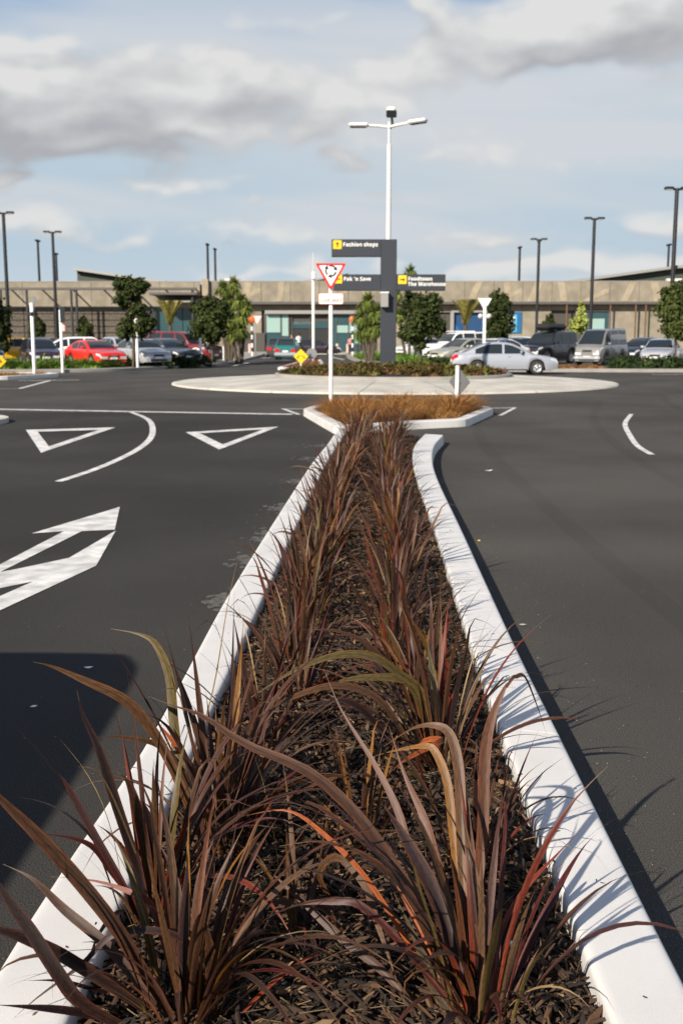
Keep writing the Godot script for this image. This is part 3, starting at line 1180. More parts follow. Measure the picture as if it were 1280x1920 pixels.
func roundabout() -> void:
	var s := st()
	var prof := [[8.2, -0.03], [8.17, 0.045], [8.08, 0.06], [7.9, 0.062], [4.35, 0.275], [4.30, 0.27]]
	var apron := struct_group("roundabout_apron")
	var slabs := 18
	for k in slabs:
		s = st()
		s.set_smooth_group(0)
		var gap := 0.0016
		for m in 6:
			var a0 := TAU * (k + m / 6.0) / slabs + (gap if m == 0 else 0.0)
			var a1 := TAU * (k + (m + 1) / 6.0) / slabs - (gap if m == 5 else 0.0)
			for i in prof.size() - 1:
				var p: Array = prof[i]
				var q: Array = prof[i + 1]
				var c0 := Vector3(cos(a0), 0, sin(a0))
				var c1 := Vector3(cos(a1), 0, sin(a1))
				var o := P(RC.x, RC.y)
				quad(s, o + c0 * p[0] + Vector3(0, p[1], 0), o + c1 * p[0] + Vector3(0, p[1], 0), o + c1 * q[0] + Vector3(0, q[1], 0), o + c0 * q[0] + Vector3(0, q[1], 0), Vector3(c0.x * 0.3, 1, c0.z * 0.3))
		part("apron_slab", s, M.concrete, apron)
	s = st()
	lathe(s, [Vector2(8.1, -0.04), Vector2(7.9, 0.03), Vector2(4.3, 0.24)], P(RC.x, RC.y), Basis(), 48)
	part("apron_bedding", s, M.soil, apron)
	s = st()
	lathe(s, [Vector2(4.42, 0.24), Vector2(4.40, 0.36), Vector2(4.36, 0.385), Vector2(4.26, 0.385), Vector2(4.24, 0.33)], P(RC.x, RC.y), Basis(), 80)
	struct("roundabout_kerb", s, M.kerb_concrete)
	s = st()
	lathe(s, [Vector2(4.26, 0.33), Vector2(3.6, 0.42), Vector2(2.2, 0.52), Vector2(0.9, 0.57), Vector2(0.0, 0.58)], P(RC.x, RC.y), Basis(), 48)
	struct("roundabout_soil", s, M.soil)
	var lift := func(g: Vector2) -> float:
		return 0.58 - 0.25 * pow(g.distance_to(RC) / 4.3, 2.0)
	tussock("low_ground_cover", "low brown and green ground cover on the round traffic island", round_poly(4.0, 32, RC), 0.0, 330, 0.34, Color(0.11, 0.055, 0.03), Color(0.12, 0.13, 0.03), 60, 0.20, 0.26, 0.5, lift)
	# far traffic island with its kerb and tussock, seen at the edge of the road
	var isl := rounded(V([-18.0, 42.6, -13.4, 42.6, -12.0, 46.2, -13.0, 47.6, -18.0, 47.2]), 0.6, 4)
	var inn := inset(isl, 0.22)
	var k := struct_group("island_kerb")
	isl.append(isl[0])
	inn.append(inn[0])
	kerb_sections(k, isl, inn, 0.15, 8)
	s = st()
	sheet(s, inn, 0.1)
	struct("island_soil", s, M.soil)
	tussock("tussock_grass", "low orange tussock grass on the kerbed island beside the white give way posts", inn, 0.1, 30, 0.34, Color(0.24, 0.11, 0.03), Color(0.36, 0.19, 0.06), 110, 0.03)
	# splitter island in the mouth of the entry road
	isl = rounded(V([-3.3, 55.0, -0.8, 56.0, -1.0, 63.0, -1.5, 76.0, -2.3, 76.0, -2.9, 64.0]), 0.5, 4)
	inn = inset(isl, 0.2)
	k = struct_group("splitter_kerb")
	isl.append(isl[0])
	inn.append(inn[0])
	kerb_sections(k, isl, inn, 0.14, 9)
	s = st()
	sheet(s, inn, 0.1)
	struct("splitter_soil", s, M.soil)
	tussock("tussock_grass", "reddish tussock grass on the narrow island behind the yellow diamond sign", inn, 0.1, 22, 0.36, Color(0.22, 0.07, 0.03), Color(0.30, 0.14, 0.05), 100, 0.03)
	# concrete nose of the neighbouring island at the left edge
	s = st()
	slab(s, round_poly(1.35, 28, Vector2(-8.1, 21.5)), -0.02, 0.10)
	struct("island_nose", s, M.concrete)


# ------------------------------------------------------------------ painted markings
func markings() -> void:
	var y := 0.008
	var g := struct_group("road_markings")
	var line := func(pts: Array, w: float, called := "line") -> void:
		var s := st()
		ribbon(s, V(pts), w, y)
		part(called, s, M.marking, g)
	line.call([-9.6, 25.95, -8.2, 25.6, -1.1, 23.95], 0.28, "give_way_line")
	for t in [[-5.90, 19.95, -4.34, 20.5, -4.52, 16.0], [-2.84, 19.45, -1.22, 20.65, -1.89, 16.45]]:
		var tp := V(t)
		var c := (tp[0] + tp[1] + tp[2]) / 3.0
		var s := st()
		var inr := [tp[0].lerp(c, 0.33), tp[1].lerp(c, 0.33), tp[2].lerp(c, 0.33)]
		for i in 3:
			var j := (i + 1) % 3
			quad(s, P(tp[i].x, tp[i].y, y), P(tp[j].x, tp[j].y, y), P(inr[j].x, inr[j].y, y), P(inr[i].x, inr[i].y, y), Vector3.UP)
		part("give_way_triangle", s, M.marking, g)
	var s := st()
	ribbon(s, smooth_line(pairs([-4.97, 25.0, -4.05, 22.4, -3.45, 19.5, -3.2, 17.4, -3.16, 15.6, -3.26, 13.9, -3.42, 12.8]), 0.4), 0.11, y)
	part("lane_line", s, M.marking, g)
	s = st()
	sheet(s, V([-2.28, 10.85, -2.76, 9.36, -2.50, 9.47, -2.63, 8.05, -2.86, 5.9, -2.76, 5.7, -2.55, 7.75, -2.34, 9.47, -2.06, 9.55]), y)
	part("lane_arrow", s, M.marking, g)
	s = st()
	sheet(s, V([-2.04, 9.50, -2.16, 8.30, -2.43, 7.92, -2.74, 7.55, -2.95, 6.9, -2.6, 7.0, -2.21, 7.48, -2.36, 6.82, -2.55, 5.9, -2.40, 5.75, -2.24, 6.45, -1.88, 8.01]), y)
	part("lane_arrow", s, M.marking, g)
	s = st()
	ribbon(s, smooth_line(pairs([6.5, 24.0, 5.68, 21.4, 5.13, 19.0, 4.73, 17.0, 4.6, 15.75]), 0.4), 0.095, y)
	part("lane_line", s, M.marking, g)
	line.call([-1.35, 25.7, -0.92, 25.7], 0.12)
	line.call([-1.42, 25.8, -0.95, 23.9], 0.09)
	line.call([3.5, 25.9, 4.25, 26.2], 0.12)
	line.call([4.25, 26.2, 3.5, 23.6], 0.09)
	line.call([-13.5, 35.6, -10.7, 35.7, -11.4, 42.0], 0.16)
	line.call([-12.6, 41.9, -10.4, 42.6], 0.2)
	line.call([-4.3, 77.5, -3.1, 78.5], 0.5)
	line.call([-6.2, 84.0, -5.2, 88.0], 0.3)
	line.call([-6.3, 62.0, -6.0, 70.0], 0.2)
	line.call([0.2, 78.0, -0.8, 88.0], 0.2)
	line.call([14.0, 48.6, 24.0, 48.2], 0.2)
	# faint rubber left by turning tyres
	for q in [[-8.0, 27.6, -3.0, 27.9, 2.0, 28.6, 8.0, 30.6, 12.0, 35.0], [-9.5, 29.4, -4.0, 29.3, 1.0, 30.0, 6.5, 31.6], [4.2, 30.0, 3.0, 24.0, 2.3, 17.0, 2.1, 9.0, 2.2, 3.0], [7.0, 29.0, 5.2, 22.0, 4.2, 15.0, 3.9, 8.0], [-6.3, 10.0, -5.6, 16.0, -5.6, 22.0, -6.6, 27.0], [9.5, 32.0, 8.0, 25.0, 7.4, 17.0]]:
		s = st()
		ribbon(s, smooth_line(pairs(q), 0.5), rnd(0.16, 0.24), 0.0058)
		part("tyre_mark", s, M.tyre_rubber, g)
	# pale flecks scattered on the road against the painted kerb
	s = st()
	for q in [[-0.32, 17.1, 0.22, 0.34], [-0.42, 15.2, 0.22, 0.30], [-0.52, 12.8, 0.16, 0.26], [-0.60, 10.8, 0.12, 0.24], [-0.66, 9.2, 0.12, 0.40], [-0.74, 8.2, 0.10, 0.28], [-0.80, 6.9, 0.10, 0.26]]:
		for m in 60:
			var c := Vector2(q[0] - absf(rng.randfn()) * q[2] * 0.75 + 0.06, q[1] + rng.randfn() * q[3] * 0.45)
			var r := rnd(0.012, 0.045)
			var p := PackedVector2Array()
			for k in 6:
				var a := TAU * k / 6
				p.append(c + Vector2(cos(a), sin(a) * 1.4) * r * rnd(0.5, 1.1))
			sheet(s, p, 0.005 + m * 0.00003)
	part("pale_flecks", s, M.patch, g)
	# loose grit that gathers along the kerbs
	var mm := MultiMesh.new()
	mm.transform_format = MultiMesh.TRANSFORM_3D
	mm.use_colors = true
	mm.mesh = chip_mesh(55, 1.0)
	mm.instance_count = 2600
	var line_r := even(OUT_R, 60)
	var line_l := even(OUT_L, 60)
	for i in 2600:
		var d := 1.8 + 13.0 * rng.randf() ** 1.5
		var f := (d + 3.0) / 20.6 * 60.0
		var on_right := rng.randf() < 0.7
		var at := (line_r if on_right else line_l)[clampi(int(f), 0, 60)]
		var off := 0.02 + 2.2 * rng.randf() ** 3.0
		var z := rnd(0.002, 0.006) * (1.0 + d * 0.04)
		mm.set_instance_transform(i, Transform3D(Basis.from_euler(Vector3(rnd(-0.4, 0.4), rnd(0, TAU), 0)).scaled_local(Vector3(z * rnd(0.8, 1.8), z, z)), P(at.x + off * (1.0 if on_right else -1.0), d, 0.004)))
		mm.set_instance_color(i, (Color(0.36, 0.33, 0.28) if rng.randf() < 0.45 else Color(0.05, 0.04, 0.03)) * rnd(0.6, 1.4))
	var grit := MultiMeshInstance3D.new()
	grit.name = "loose_grit"
	grit.multimesh = mm
	grit.material_override = M.bark_chip
	grit.set_meta("kind", "stuff")
	add_child(grit)
	tag(grit, "fine pale and dark grit lying on the road along the median kerbs", "grit")


# ------------------------------------------------------------------ signs and posts
func post(o: Node3D, h: float, r: float, m: Material, called := "post", lean := 0.0) -> void:
	var s := st()
	tube(s, [Vector3(0, -0.1, 0), Vector3(lean, h - 0.01, 0), Vector3(lean, h, 0)], [r, r, r * 0.6], 12)
	part(called, s, m, o)


func triangle(half: float, r: float) -> PackedVector2Array:
	var k := half / 0.866
	return rounded(PackedVector2Array([Vector2(-half, k * 0.5), Vector2(half, k * 0.5), Vector2(0, -k)]), r, 4)


func diamond(half: float, r: float) -> PackedVector2Array:
	return rounded(PackedVector2Array([Vector2(-half, 0), Vector2(0, half), Vector2(half, 0), Vector2(0, -half)]), r, 4)


func arc_arrow(s: SurfaceTool, at: Vector3, r: float, w: float, a0: float, a1: float, head: float) -> void:
	var poly := PackedVector2Array()
	var n := 10
	for k in n + 1:
		var a := lerpf(a0, a1, float(k) / n)
		poly.append(Vector2(cos(a), sin(a)) * (r + w / 2))
	for k in n + 1:
		var a := lerpf(a1, a0, float(k) / n)
		poly.append(Vector2(cos(a), sin(a)) * (r - w / 2))
	plate(s, poly, at, 0.004)
	if head > 0.0:
		var t := Vector2(-sin(a1), cos(a1)) * signf(a1 - a0)
		var c := Vector2(cos(a1), sin(a1))
		plate(s, PackedVector2Array([c * (r + head), c * r + t * head * 1.7, c * (r - head)]), at, 0.0044)


func signs() -> void:
	# the give way sign on the median head
	var o := thing("give_way_sign", "red bordered triangular roundabout sign above a give way plate on a white post", "road sign", P(-0.245, 25.0, 0.08), 0.03)
	post(o, 2.95, 0.044, M.white_paint)
	var c := Vector3(0, 3.09, 0.065)
	var s := st()
	plate(s, triangle(0.355, 0.05), c, 0.012)
	part("border", s, M.sign_red, o)
	s = st()
	plate(s, triangle(0.272, 0.03), c + Vector3(0, 0, 0.008), 0.006)
	part("face", s, M.sign_white, o)
	for k in 3:
		s = st()
		var a := PI / 2 + 0.30 - k * TAU / 3
		arc_arrow(s, c + Vector3(0, 0.035, 0.0135), 0.115, 0.036, a, a - 1.25, 0.05)
		part("arrow", s, M.sign_black, o)
	s = st()
	plate(s, rounded(PackedVector2Array([Vector2(-0.285, -0.125), Vector2(0.285, -0.125), Vector2(0.285, 0.125), Vector2(-0.285, 0.125)]), 0.04, 3), Vector3(0, 2.50, 0.065), 0.012)
	part("plate_border", s, M.sign_red, o)
	s = st()
	plate(s, rounded(PackedVector2Array([Vector2(-0.276, -0.116), Vector2(0.276, -0.116), Vector2(0.276, 0.116), Vector2(-0.276, 0.116)]), 0.035, 3), Vector3(0, 2.50, 0.0725), 0.006)
	part("plate_face", s, M.sign_white, o)
	lettering("GIVE WAY", 0.085, Vector3(0, 2.462, 0.0775), M.sign_red, o, true, false)
	for y in [2.50, 3.05]:
		part("clamp", box_of(Vector3(0, y, 0.03), Vector3(0.12, 0.035, 0.06), 0.006), M.sign_back, o)
	# back of the keep-left diamond
	o = thing("keep_left_sign", "grey back of a small diamond sign on a short white post in the tussock", "road sign", P(2.69, 25.0, 0.08), -0.8)
	post(o, 0.98, 0.045, M.white_paint)
	s = st()
	plate(s, diamond(0.315, 0.03), Vector3(0.02, 0.60, -0.06), 0.012)
	part("plate", s, M.sign_back_dark, o)
	part("clamp", box_of(Vector3(0, 0.6, -0.03), Vector3(0.13, 0.035, 0.05), 0.006), M.sign_back, o)
	# the big direction sign
	o = thing("direction_sign", "tall dark grey direction sign with three arms and yellow arrow squares", "sign", P(RC.x - 0.2, RC.y, 0.55))
	part("pillar", box_of(Vector3(0, 2.33, 0), Vector3(0.58, 4.66, 0.42), 0.012), M.sign_grey, o)
	part("plinth", box_of(Vector3(0, 0.03, 0), Vector3(0.92, 0.14, 0.8), 0.02), M.kerb_concrete, o)
	for a in [[-2.09, -0.292, 4.05, 4.66], [-2.03, -0.292, 2.83, 3.41], [0.292, 2.08, 2.83, 3.41]]:
		part("arm", box_of(Vector3((a[0] + a[1]) / 2, (a[2] + a[3]) / 2, 0), Vector3(a[1] - a[0], a[3] - a[2], 0.416), 0.01), M.sign_grey, o)
	var z := 0.212
	for q in [[-1.88, 4.47, 0], [-1.86, 3.24, 1], [0.50, 3.22, 2]]:
		s = st()
		plate(s, rounded(PackedVector2Array([Vector2(-0.155, -0.155), Vector2(0.155, -0.155), Vector2(0.155, 0.155), Vector2(-0.155, 0.155)]), 0.03, 3), Vector3(q[0], q[1], z + 0.004), 0.012)
		part("arrow_square", s, M.sign_yellow, o)
		s = st()
		var turn := Basis(Vector3.BACK, [0.0, PI / 2, -PI / 2][q[2]])
		plate(s, PackedVector2Array([Vector2(-0.02, -0.09), Vector2(0.02, -0.09), Vector2(0.02, 0.02), Vector2(0.07, 0.02), Vector2(0, 0.095), Vector2(-0.07, 0.02), Vector2(-0.02, 0.02)]), Vector3(q[0], q[1], z + 0.013), 0.006, turn)
		part("arrow", s, M.sign_black, o)
	lettering("Fashion shops", 0.135, Vector3(-1.68, 4.475, z), M.sign_white, o)
	lettering("Pak 'n Save", 0.135, Vector3(-1.66, 3.245, z), M.sign_white, o)
	lettering("Foodtown", 0.135, Vector3(0.70, 3.25, z), M.sign_white, o)
	lettering("The Warehouse", 0.135, Vector3(0.70, 3.06, z), M.sign_white, o)
	part("junction_box", box_of(Vector3(-0.155, 2.47, 0.36), Vector3(0.28, 0.50, 0.30), 0.015), M.fascia_grey, o)
	part("sunlit_box_top", box_of(Vector3(-0.155, 2.745, 0.36), Vector3(0.31, 0.05, 0.34), 0.01), M.sign_white, o)  # white slab stands in for sun on top of the grey box
	# yellow diamond on the splitter island
	o = thing("diamond_sign", "yellow diamond warning sign with two bent black arrows on a short white post", "road sign", P(-2.16, 57.5, 0.12), 0.05)
	post(o, 0.55, 0.045, M.white_paint)
	s = st()
	plate(s, diamond(0.40, 0.05), Vector3(0, 0.53, 0.06), 0.012)
	part("plate", s, M.sign_yellow, o)
	for g in [-1.0, 1.0]:
		s = st()
		arc_arrow(s, Vector3(g * 0.04, 0.44, 0.069), 0.13, 0.04, PI / 2, PI / 2 - g * 1.25, 0.05)
		part("arrow", s, M.sign_black, o)
	o = thing("diamond_sign", "yellow sign disc with a black mark cut off by the photo's edge", "road sign", P(-14.2, 44.5, 0.12), 0.3)
	post(o, 0.75, 0.04, M.white_paint)
	s = st()
	plate(s, diamond(0.36, 0.05), Vector3(0, 0.58, 0.06), 0.012)
	part("plate", s, M.sign_yellow, o)
	s = st()
	arc_arrow(s, Vector3(0, 0.53, 0.069), 0.14, 0.05, PI * 0.9, 0.3, 0.05)
	part("arrow", s, M.sign_black, o)
	o = thing("disc_sign", "grey back of a round sign at the foot of the slim white pole", "road sign", P(-2.02, 73.0, 0.12))
	post(o, 0.7, 0.04, M.white_paint)
	s = st()
	plate(s, round_poly(0.36, 24), Vector3(0, 0.42, 0.06), 0.012)
	part("plate", s, M.sign_back, o)
	o = thing("camera_pole", "slim white pole with a white camera box and a thin aerial above it", "pole", P(-1.92, 74.0, 0.12))
	post(o, 5.5, 0.10, M.pole_white)
	part("camera_box", box_of(Vector3(0.03, 5.62, 0.1), Vector3(0.26, 0.5, 0.34), 0.04, ), M.pole_white, o)
	s = st()
	tube(s, [Vector3(0, 5.8, 0), Vector3(0, 7.15, 0)], [0.03, 0.015], 6)
	part("aerial", s, M.pole_white, o)
	# white posts along the left
	o = thing("give_way_post", "white post with a give way triangle seen nearly edge on beside the orange tussock island", "road sign", P(-13.0, 45.6, 0.10), -1.05, "")
	post(o, 3.0, 0.075, M.white_paint)
	part("clamp", box_of(Vector3(0, 2.55, 0), Vector3(0.26, 0.14, 0.22), 0.02), M.dark_steel, o)
	s = st()
	plate(s, triangle(0.37, 0.04), Vector3(0, 3.05, -0.09), 0.014)
	part("plate", s, M.sign_back, o)
	o = thing("white_post", "white sign post with a pinkish box and a sign seen edge on by the footpath", "post", P(-13.25, 51.2, 0.0), 1.45)
	post(o, 2.95, 0.07, M.white_paint)
	part("plate", box_of(Vector3(0, 2.72, 0.09), Vector3(0.6, 0.75, 0.014), 0.004), M.sign_back, o)
	part("post_box", box_of(Vector3(0.02, 2.1, 0.12), Vector3(0.2, 0.34, 0.22), 0.03), M.sign_pink, o)
	o = thing("white_post", "white post with a small lamp on top among the plants by the silver cars", "post", P(-10.4, 55.0, 0.12))
	post(o, 2.2, 0.07, M.white_paint)
	s = st()
	lathe(s, [Vector2(0.05, 0), Vector2(0.10, 0.06), Vector2(0.12, 0.18), Vector2(0.06, 0.28), Vector2(0, 0.3)], Vector3(0, 2.2, 0), Basis(), 12)
	part("lamp_cap", s, M.lamp_glass, o)
	o = thing("white_post", "short plain white post beside the front wheel of the maroon off-roader", "post", P(-7.75, 59.4, 0.12))
	post(o, 1.5, 0.07, M.white_paint)
	for q in [[-5.55, 71.0, "slim white marker stake under the cabbage trees, nearer the footpath"], [-6.45, 70.0, "slim white marker stake under the cabbage trees, nearer the round dark tree"]]:
		o = thing("marker_stake", q[2], "post", P(q[0] - 1.2, q[1], 0.12), 0.0, "marker stakes under the cabbage trees")
		post(o, 0.95, 0.045, M.white_paint)
	# the give way sign seen from behind, beyond the silver saloon
	o = thing("give_way_post", "white back of a give way triangle on a white post behind the passing silver saloon", "road sign", P(7.45, 56.5, 0.12))
	post(o, 3.2, 0.085, M.white_paint)
	s = st()
	plate(s, triangle(0.37, 0.04), Vector3(0, 3.33, -0.10), 0.014)
	part("plate", s, M.white_paint, o)
	for g in [-1.0, 1.0]:
		s = st()
		lathe(s, [Vector2(0.0, 0.0), Vector2(0.13, 0.01), Vector2(0.13, 0.12), Vector2(0, 0.13)], Vector3(g * 0.22, 2.62, -0.05), Basis(Vector3.RIGHT, PI / 2), 16)
		part("round_lamp", s, M.lamp_glass, o)
	# striped beacons at the crossing
	var k := 0
	for q in [[-7.1, "striped crossing beacon with an orange disc on the footpath west of the entry road"], [0.88, "striped crossing beacon with an orange disc on the pavement east of the entry road"]]:
		o = thing("crossing_beacon", q[1], "beacon", P(q[0], 86.0, 0.14), 0.0, "striped beacons at the crossing")
		for b in 8:
			s = st()
			tube(s, [Vector3(0, b * 0.33, 0), Vector3(0, b * 0.33 + 0.33, 0)], [0.075], 10, b == 7)
			part("band", s, M.sign_white if b % 2 == 0 else M.sign_black, o)
		s = st()
		lathe(s, [Vector2(0, -0.04), Vector2(0.25, -0.04), Vector2(0.27, 0.0), Vector2(0.25, 0.04), Vector2(0, 0.04)], Vector3(0, 2.86, 0.1), Basis(Vector3.RIGHT, PI / 2), 24)
		part("disc", s, M.orange_disc, o)
		k += 1
	o = thing("give_way_post", "small pink and white triangle sign on a thin post right behind the western beacon", "road sign", P(-7.0, 88.0, 0.14))
	post(o, 3.0, 0.045, M.sign_back)
	s = st()
	plate(s, triangle(0.40, 0.04), Vector3(0.16, 2.95, 0.06), 0.014)
	part("plate", s, M.sign_pink, o)
	s = st()
	plate(s, triangle(0.28, 0.04), Vector3(0.16, 2.95, 0.07), 0.01)
	part("face", s, M.sign_white, o)


# ------------------------------------------------------------------ lamps
func lamps() -> void:
	var o := thing("lamp_post", "tall pale lamp post with three heads rising behind the direction sign", "lamp post", P(1.78, 41.6, 0.5))
	var s := st()
	tube(s, [Vector3(0, 0, 0), Vector3(0, 8.3, 0)], [0.115, 0.082], 14)
	part("pole", s, M.pole_white, o)
	s = st()
	tube(s, [Vector3(0, 8.29, 0), Vector3(0, 9.1, 0)], [0.05], 10)
	part("pole_tip", s, M.pole_white, o)
	for a in [[PI * 0.96, 1.0, 0.02], [-0.5, 1.05, 0.04]]:
		var d := Vector3(cos(a[0]), 0, -sin(a[0]))
		s = st()
		tube(s, [Vector3(0, 8.92, 0), d * 0.4 + Vector3(0, 8.97, 0), d * 0.80 + Vector3(0, 9.0, 0)], [0.06, 0.055, 0.05], 8)
		part("arm", s, M.pole_white, o)
		var h := part("lamp_head", box_of(Vector3.ZERO, Vector3(0.74, 0.14, 0.30), 0.05), M.pole_white, o)
		h.position = d * 1.15 + Vector3(0, 9.02, 0)
		h.basis = Basis(Vector3.UP, a[0]) * Basis(Vector3.BACK, a[2])
		var g := part("lens", box_of(Vector3(0.02, -0.075, 0), Vector3(0.6, 0.03, 0.24), 0.01), M.lamp_black, h)
	s = st()
	tube(s, [Vector3(0.03, 8.86, 0.02), Vector3(0.12, 9.02, 0.06), Vector3(0.08, 9.28, 0.10)], [0.045], 8)
	part("arm", s, M.lamp_black, o)
	var fl := part("floodlight", box_of(Vector3.ZERO, Vector3(0.38, 0.26, 0.30), 0.03), M.lamp_black, o)
	fl.position = Vector3(0.07, 9.36, 0.16)
	fl.basis = Basis(Vector3.RIGHT, 0.25)
	part("hood", box_of(Vector3(-0.02, 0.17, -0.02), Vector3(0.32, 0.14, 0.28), 0.04), M.sign_white, fl)
	# black twin-headed lamp posts of the car park
	var twin := thing("lamp_post", "black twin-headed lamp post at the far left edge of the car park", "lamp post", P(-22.7, 74.0, 0.1), 0.0, "black lamp posts of the car park")
	s = st()
	tube(s, [Vector3(0, 0, 0), Vector3(0, 9.8, 0)], [0.13, 0.11], 10)
	part("pole", s, M.lamp_black, twin)
	part("foot", box_of(Vector3(0, 0.05, 0), Vector3(0.42, 0.1, 0.42), 0.02), M.lamp_black, twin)
	for g in [-1.0, 1.0]:
		s = st()
		tube(s, [Vector3(0, 9.72, 0), Vector3(g * 0.3, 9.76, 0)], [0.06], 8)
		part("arm", s, M.lamp_black, twin)
		var h := part("lamp_head", box_of(Vector3(g * 0.46, 9.80, 0), Vector3(0.52, 0.15, 0.34), 0.05), M.lamp_black, twin)
		part("lens", box_of(Vector3(g * 0.46, 9.72, 0), Vector3(0.40, 0.03, 0.26), 0.01), M.lamp_glass, h)
	for q in [[-23.0, 87.5, 0.0, "black twin-headed lamp post just in front of the peak of the green roof"], [16.9, 94.0, 0.05, "black twin-headed lamp post between the round shrub and the dark tree by the blue poster"], [17.8, 77.5, 0.05, "black twin-headed lamp post beyond the pale van"], [18.8, 62.0, 0.1, "tallest looking black lamp post, beside the big round tree at the edge"]]:
		copy_of(twin, P(q[0], q[1], 0.1), q[2], q[3])
	var thin := thing("lamp_post", "thin lamp post beyond the green roof, paired with a shorter looking one", "lamp post", P(-33.2, 120.0, 0.0), 0.0, "thin lamp posts beyond the shopping centre")
	s = st()
	tube(s, [Vector3(0, 0, 0), Vector3(0, 11.9, 0)], [0.16, 0.13], 8)
	part("pole", s, M.lamp_black, thin)
	part("lamp_head", box_of(Vector3(0, 11.98, 0), Vector3(0.36, 0.2, 1.2), 0.06), M.lamp_black, thin)
	for q in [[-34.9, 134.0, 0.97, "thin lamp post half hidden by the peak of the green roof"], [-14.9, 122.0, 0.98, "taller of two thin lamp posts above the cabbage trees"], [-15.0, 130.0, 0.99, "shorter looking of two thin lamp posts above the cabbage trees"], [20.0, 123.0, 0.96, "thin lamp post rising behind the parapet next to the twin-headed lamp"], [37.0, 124.0, 0.99, "thin lamp post rising behind the eastern roof"], [22.7, 126.0, 1.04, "thin lamp post almost hidden behind a twin-headed one"]]:
		var c := copy_of(thin, P(q[0], q[1], 0.0), 0.0, q[3])
		c.scale.y = q[2]


# ------------------------------------------------------------------ trees and plants
func leaf_cloud(s: SurfaceTool, blobs: Array, count: int, size: float, c0: Color, c1: Color, shell := 0.45) -> void:
	var total := 0.0
	for b in blobs:
		total += b[1].x * b[1].y
	# smaller outlying clumps make the outline uneven
	var more := []
	for b in blobs:
		for k in 5:
			var v := Vector3(rng.randfn(), rng.randfn() + 0.2, rng.randfn()).normalized()
			more.append([b[0] + v * b[1] * rnd(0.85, 1.08), b[1] * rnd(0.25, 0.5)])
	blobs = blobs + more
	for b in blobs:
		var n := int(1.6 * count * b[1].x * b[1].y / total)
		var clump := []
		for k in maxi(6, n / 28):
			var v := Vector3(rng.randfn(), rng.randfn(), rng.randfn()).normalized()
			clump.append([v * rnd(shell, 1.0), rng.randf()])
		for k in n:
			var q = clump[rng.randi() % clump.size()]
			var p: Vector3 = b[0] + (q[0] + Vector3(rng.randfn(), rng.randfn(), rng.randfn()) * 0.16) * b[1]
			var d: Vector3 = ((p - b[0]) / b[1]).normalized()
			var nrm := (d + Vector3(rng.randfn(), rng.randfn() + 0.5, rng.randfn()) * 0.6).normalized()
			var u := nrm.cross(Vector3(rng.randfn(), rng.randfn(), rng.randfn())).normalized()
			var w := nrm.cross(u)
			var z := size * rnd(0.8, 1.5)
			s.set_color(c0.lerp(c1, clampf(q[1] * 0.7 + rng.randf() * 0.4, 0, 1)) * rnd(0.7, 1.25))
			quad(s, p - u * z, p + w * z * 0.5, p + u * z, p - w * z * 0.5, nrm)


func tree(called: String, label: String, at: Vector3, trunk_h: float, r: float, blobs: Array, count: int, size: float, c0: Color, c1: Color, shell := 0.45) -> Node3D:
	var o := thing(called, label, "tree", at)
	var s := st()
	tube(s, [Vector3(0, -0.1, 0), Vector3(0.02, trunk_h * 0.5, 0.01), Vector3(0, trunk_h, 0)], [r, r * 0.8, r * 0.6], 9)
	part("trunk", s, M.bark, o)
	for b in blobs:
		for k in 3:
			s = st()
			var e: Vector3 = b[0] + Vector3(rnd(-0.5, 0.5), rnd(-0.1, 0.6), rnd(-0.5, 0.5)) * b[1]
			var m := Vector3(0, trunk_h * 0.9, 0).lerp(e, 0.5) + Vector3(0, 0.1, 0)
			tube(s, [Vector3(0, trunk_h * 0.85, 0), m, e], [r * 0.5, r * 0.35, r * 0.12], 6, false)
			part("branch", s, M.bark, o)
	s = st()
	leaf_cloud(s, blobs, count, size, c0, c1, shell)
	part("crown", s, M.foliage, o)
	return o


func spiky_head(s: SurfaceTool, c: Vector3, r: float, n: int, c0: Color, c1: Color, up := 0.25, w := 0.05, droop := 0.3) -> void:
	for k in n:
		var d := Vector3(rng.randfn(), rng.randfn() + up, rng.randfn()).normalized()
		var side := d.cross(Vector3.UP + Vector3(0.01, 0, 0)).normalized()
		var l := r * rnd(0.7, 1.1)
		var p1 := c + d * l * 0.55
		var p2 := c + d * l + Vector3(0, -droop * l * (1.0 - absf(d.y)), 0)
		s.set_color(c0.lerp(c1, rng.randf()) * rnd(0.7, 1.3))
		quad(s, c - side * w * 0.4, c + side * w * 0.4, p1 + side * w, p1 - side * w)
		tri(s, p1 - side * w, p1 + side * w, p2)


func cabbage_tree(label: String, at: Vector3, heads: Array, group: String) -> void:
	var o := thing("cabbage_tree", label, "tree", at, 0.0, group)
	for h in heads:
		var s := st()
		tube(s, [Vector3(h[0].x * 0.25, -0.1, h[0].z * 0.25), Vector3(h[0].x * 0.7, h[0].y * 0.5, h[0].z * 0.7), h[0]], [0.11, 0.09, 0.07], 7)
		part("trunk", s, M.bark, o)
		s = st()
		spiky_head(s, h[0], h[1], 300, Color(0.07, 0.11, 0.022), Color(0.19, 0.22, 0.055), 0.15, 0.042, 0.5)
		spiky_head(s, h[0] - Vector3(0, 0.15, 0), h[1] * 0.8, 30, Color(0.20, 0.14, 0.07), Color(0.26, 0.19, 0.09), -1.3, 0.03, 0.5)
		part("leaf_head", s, M.foliage, o)


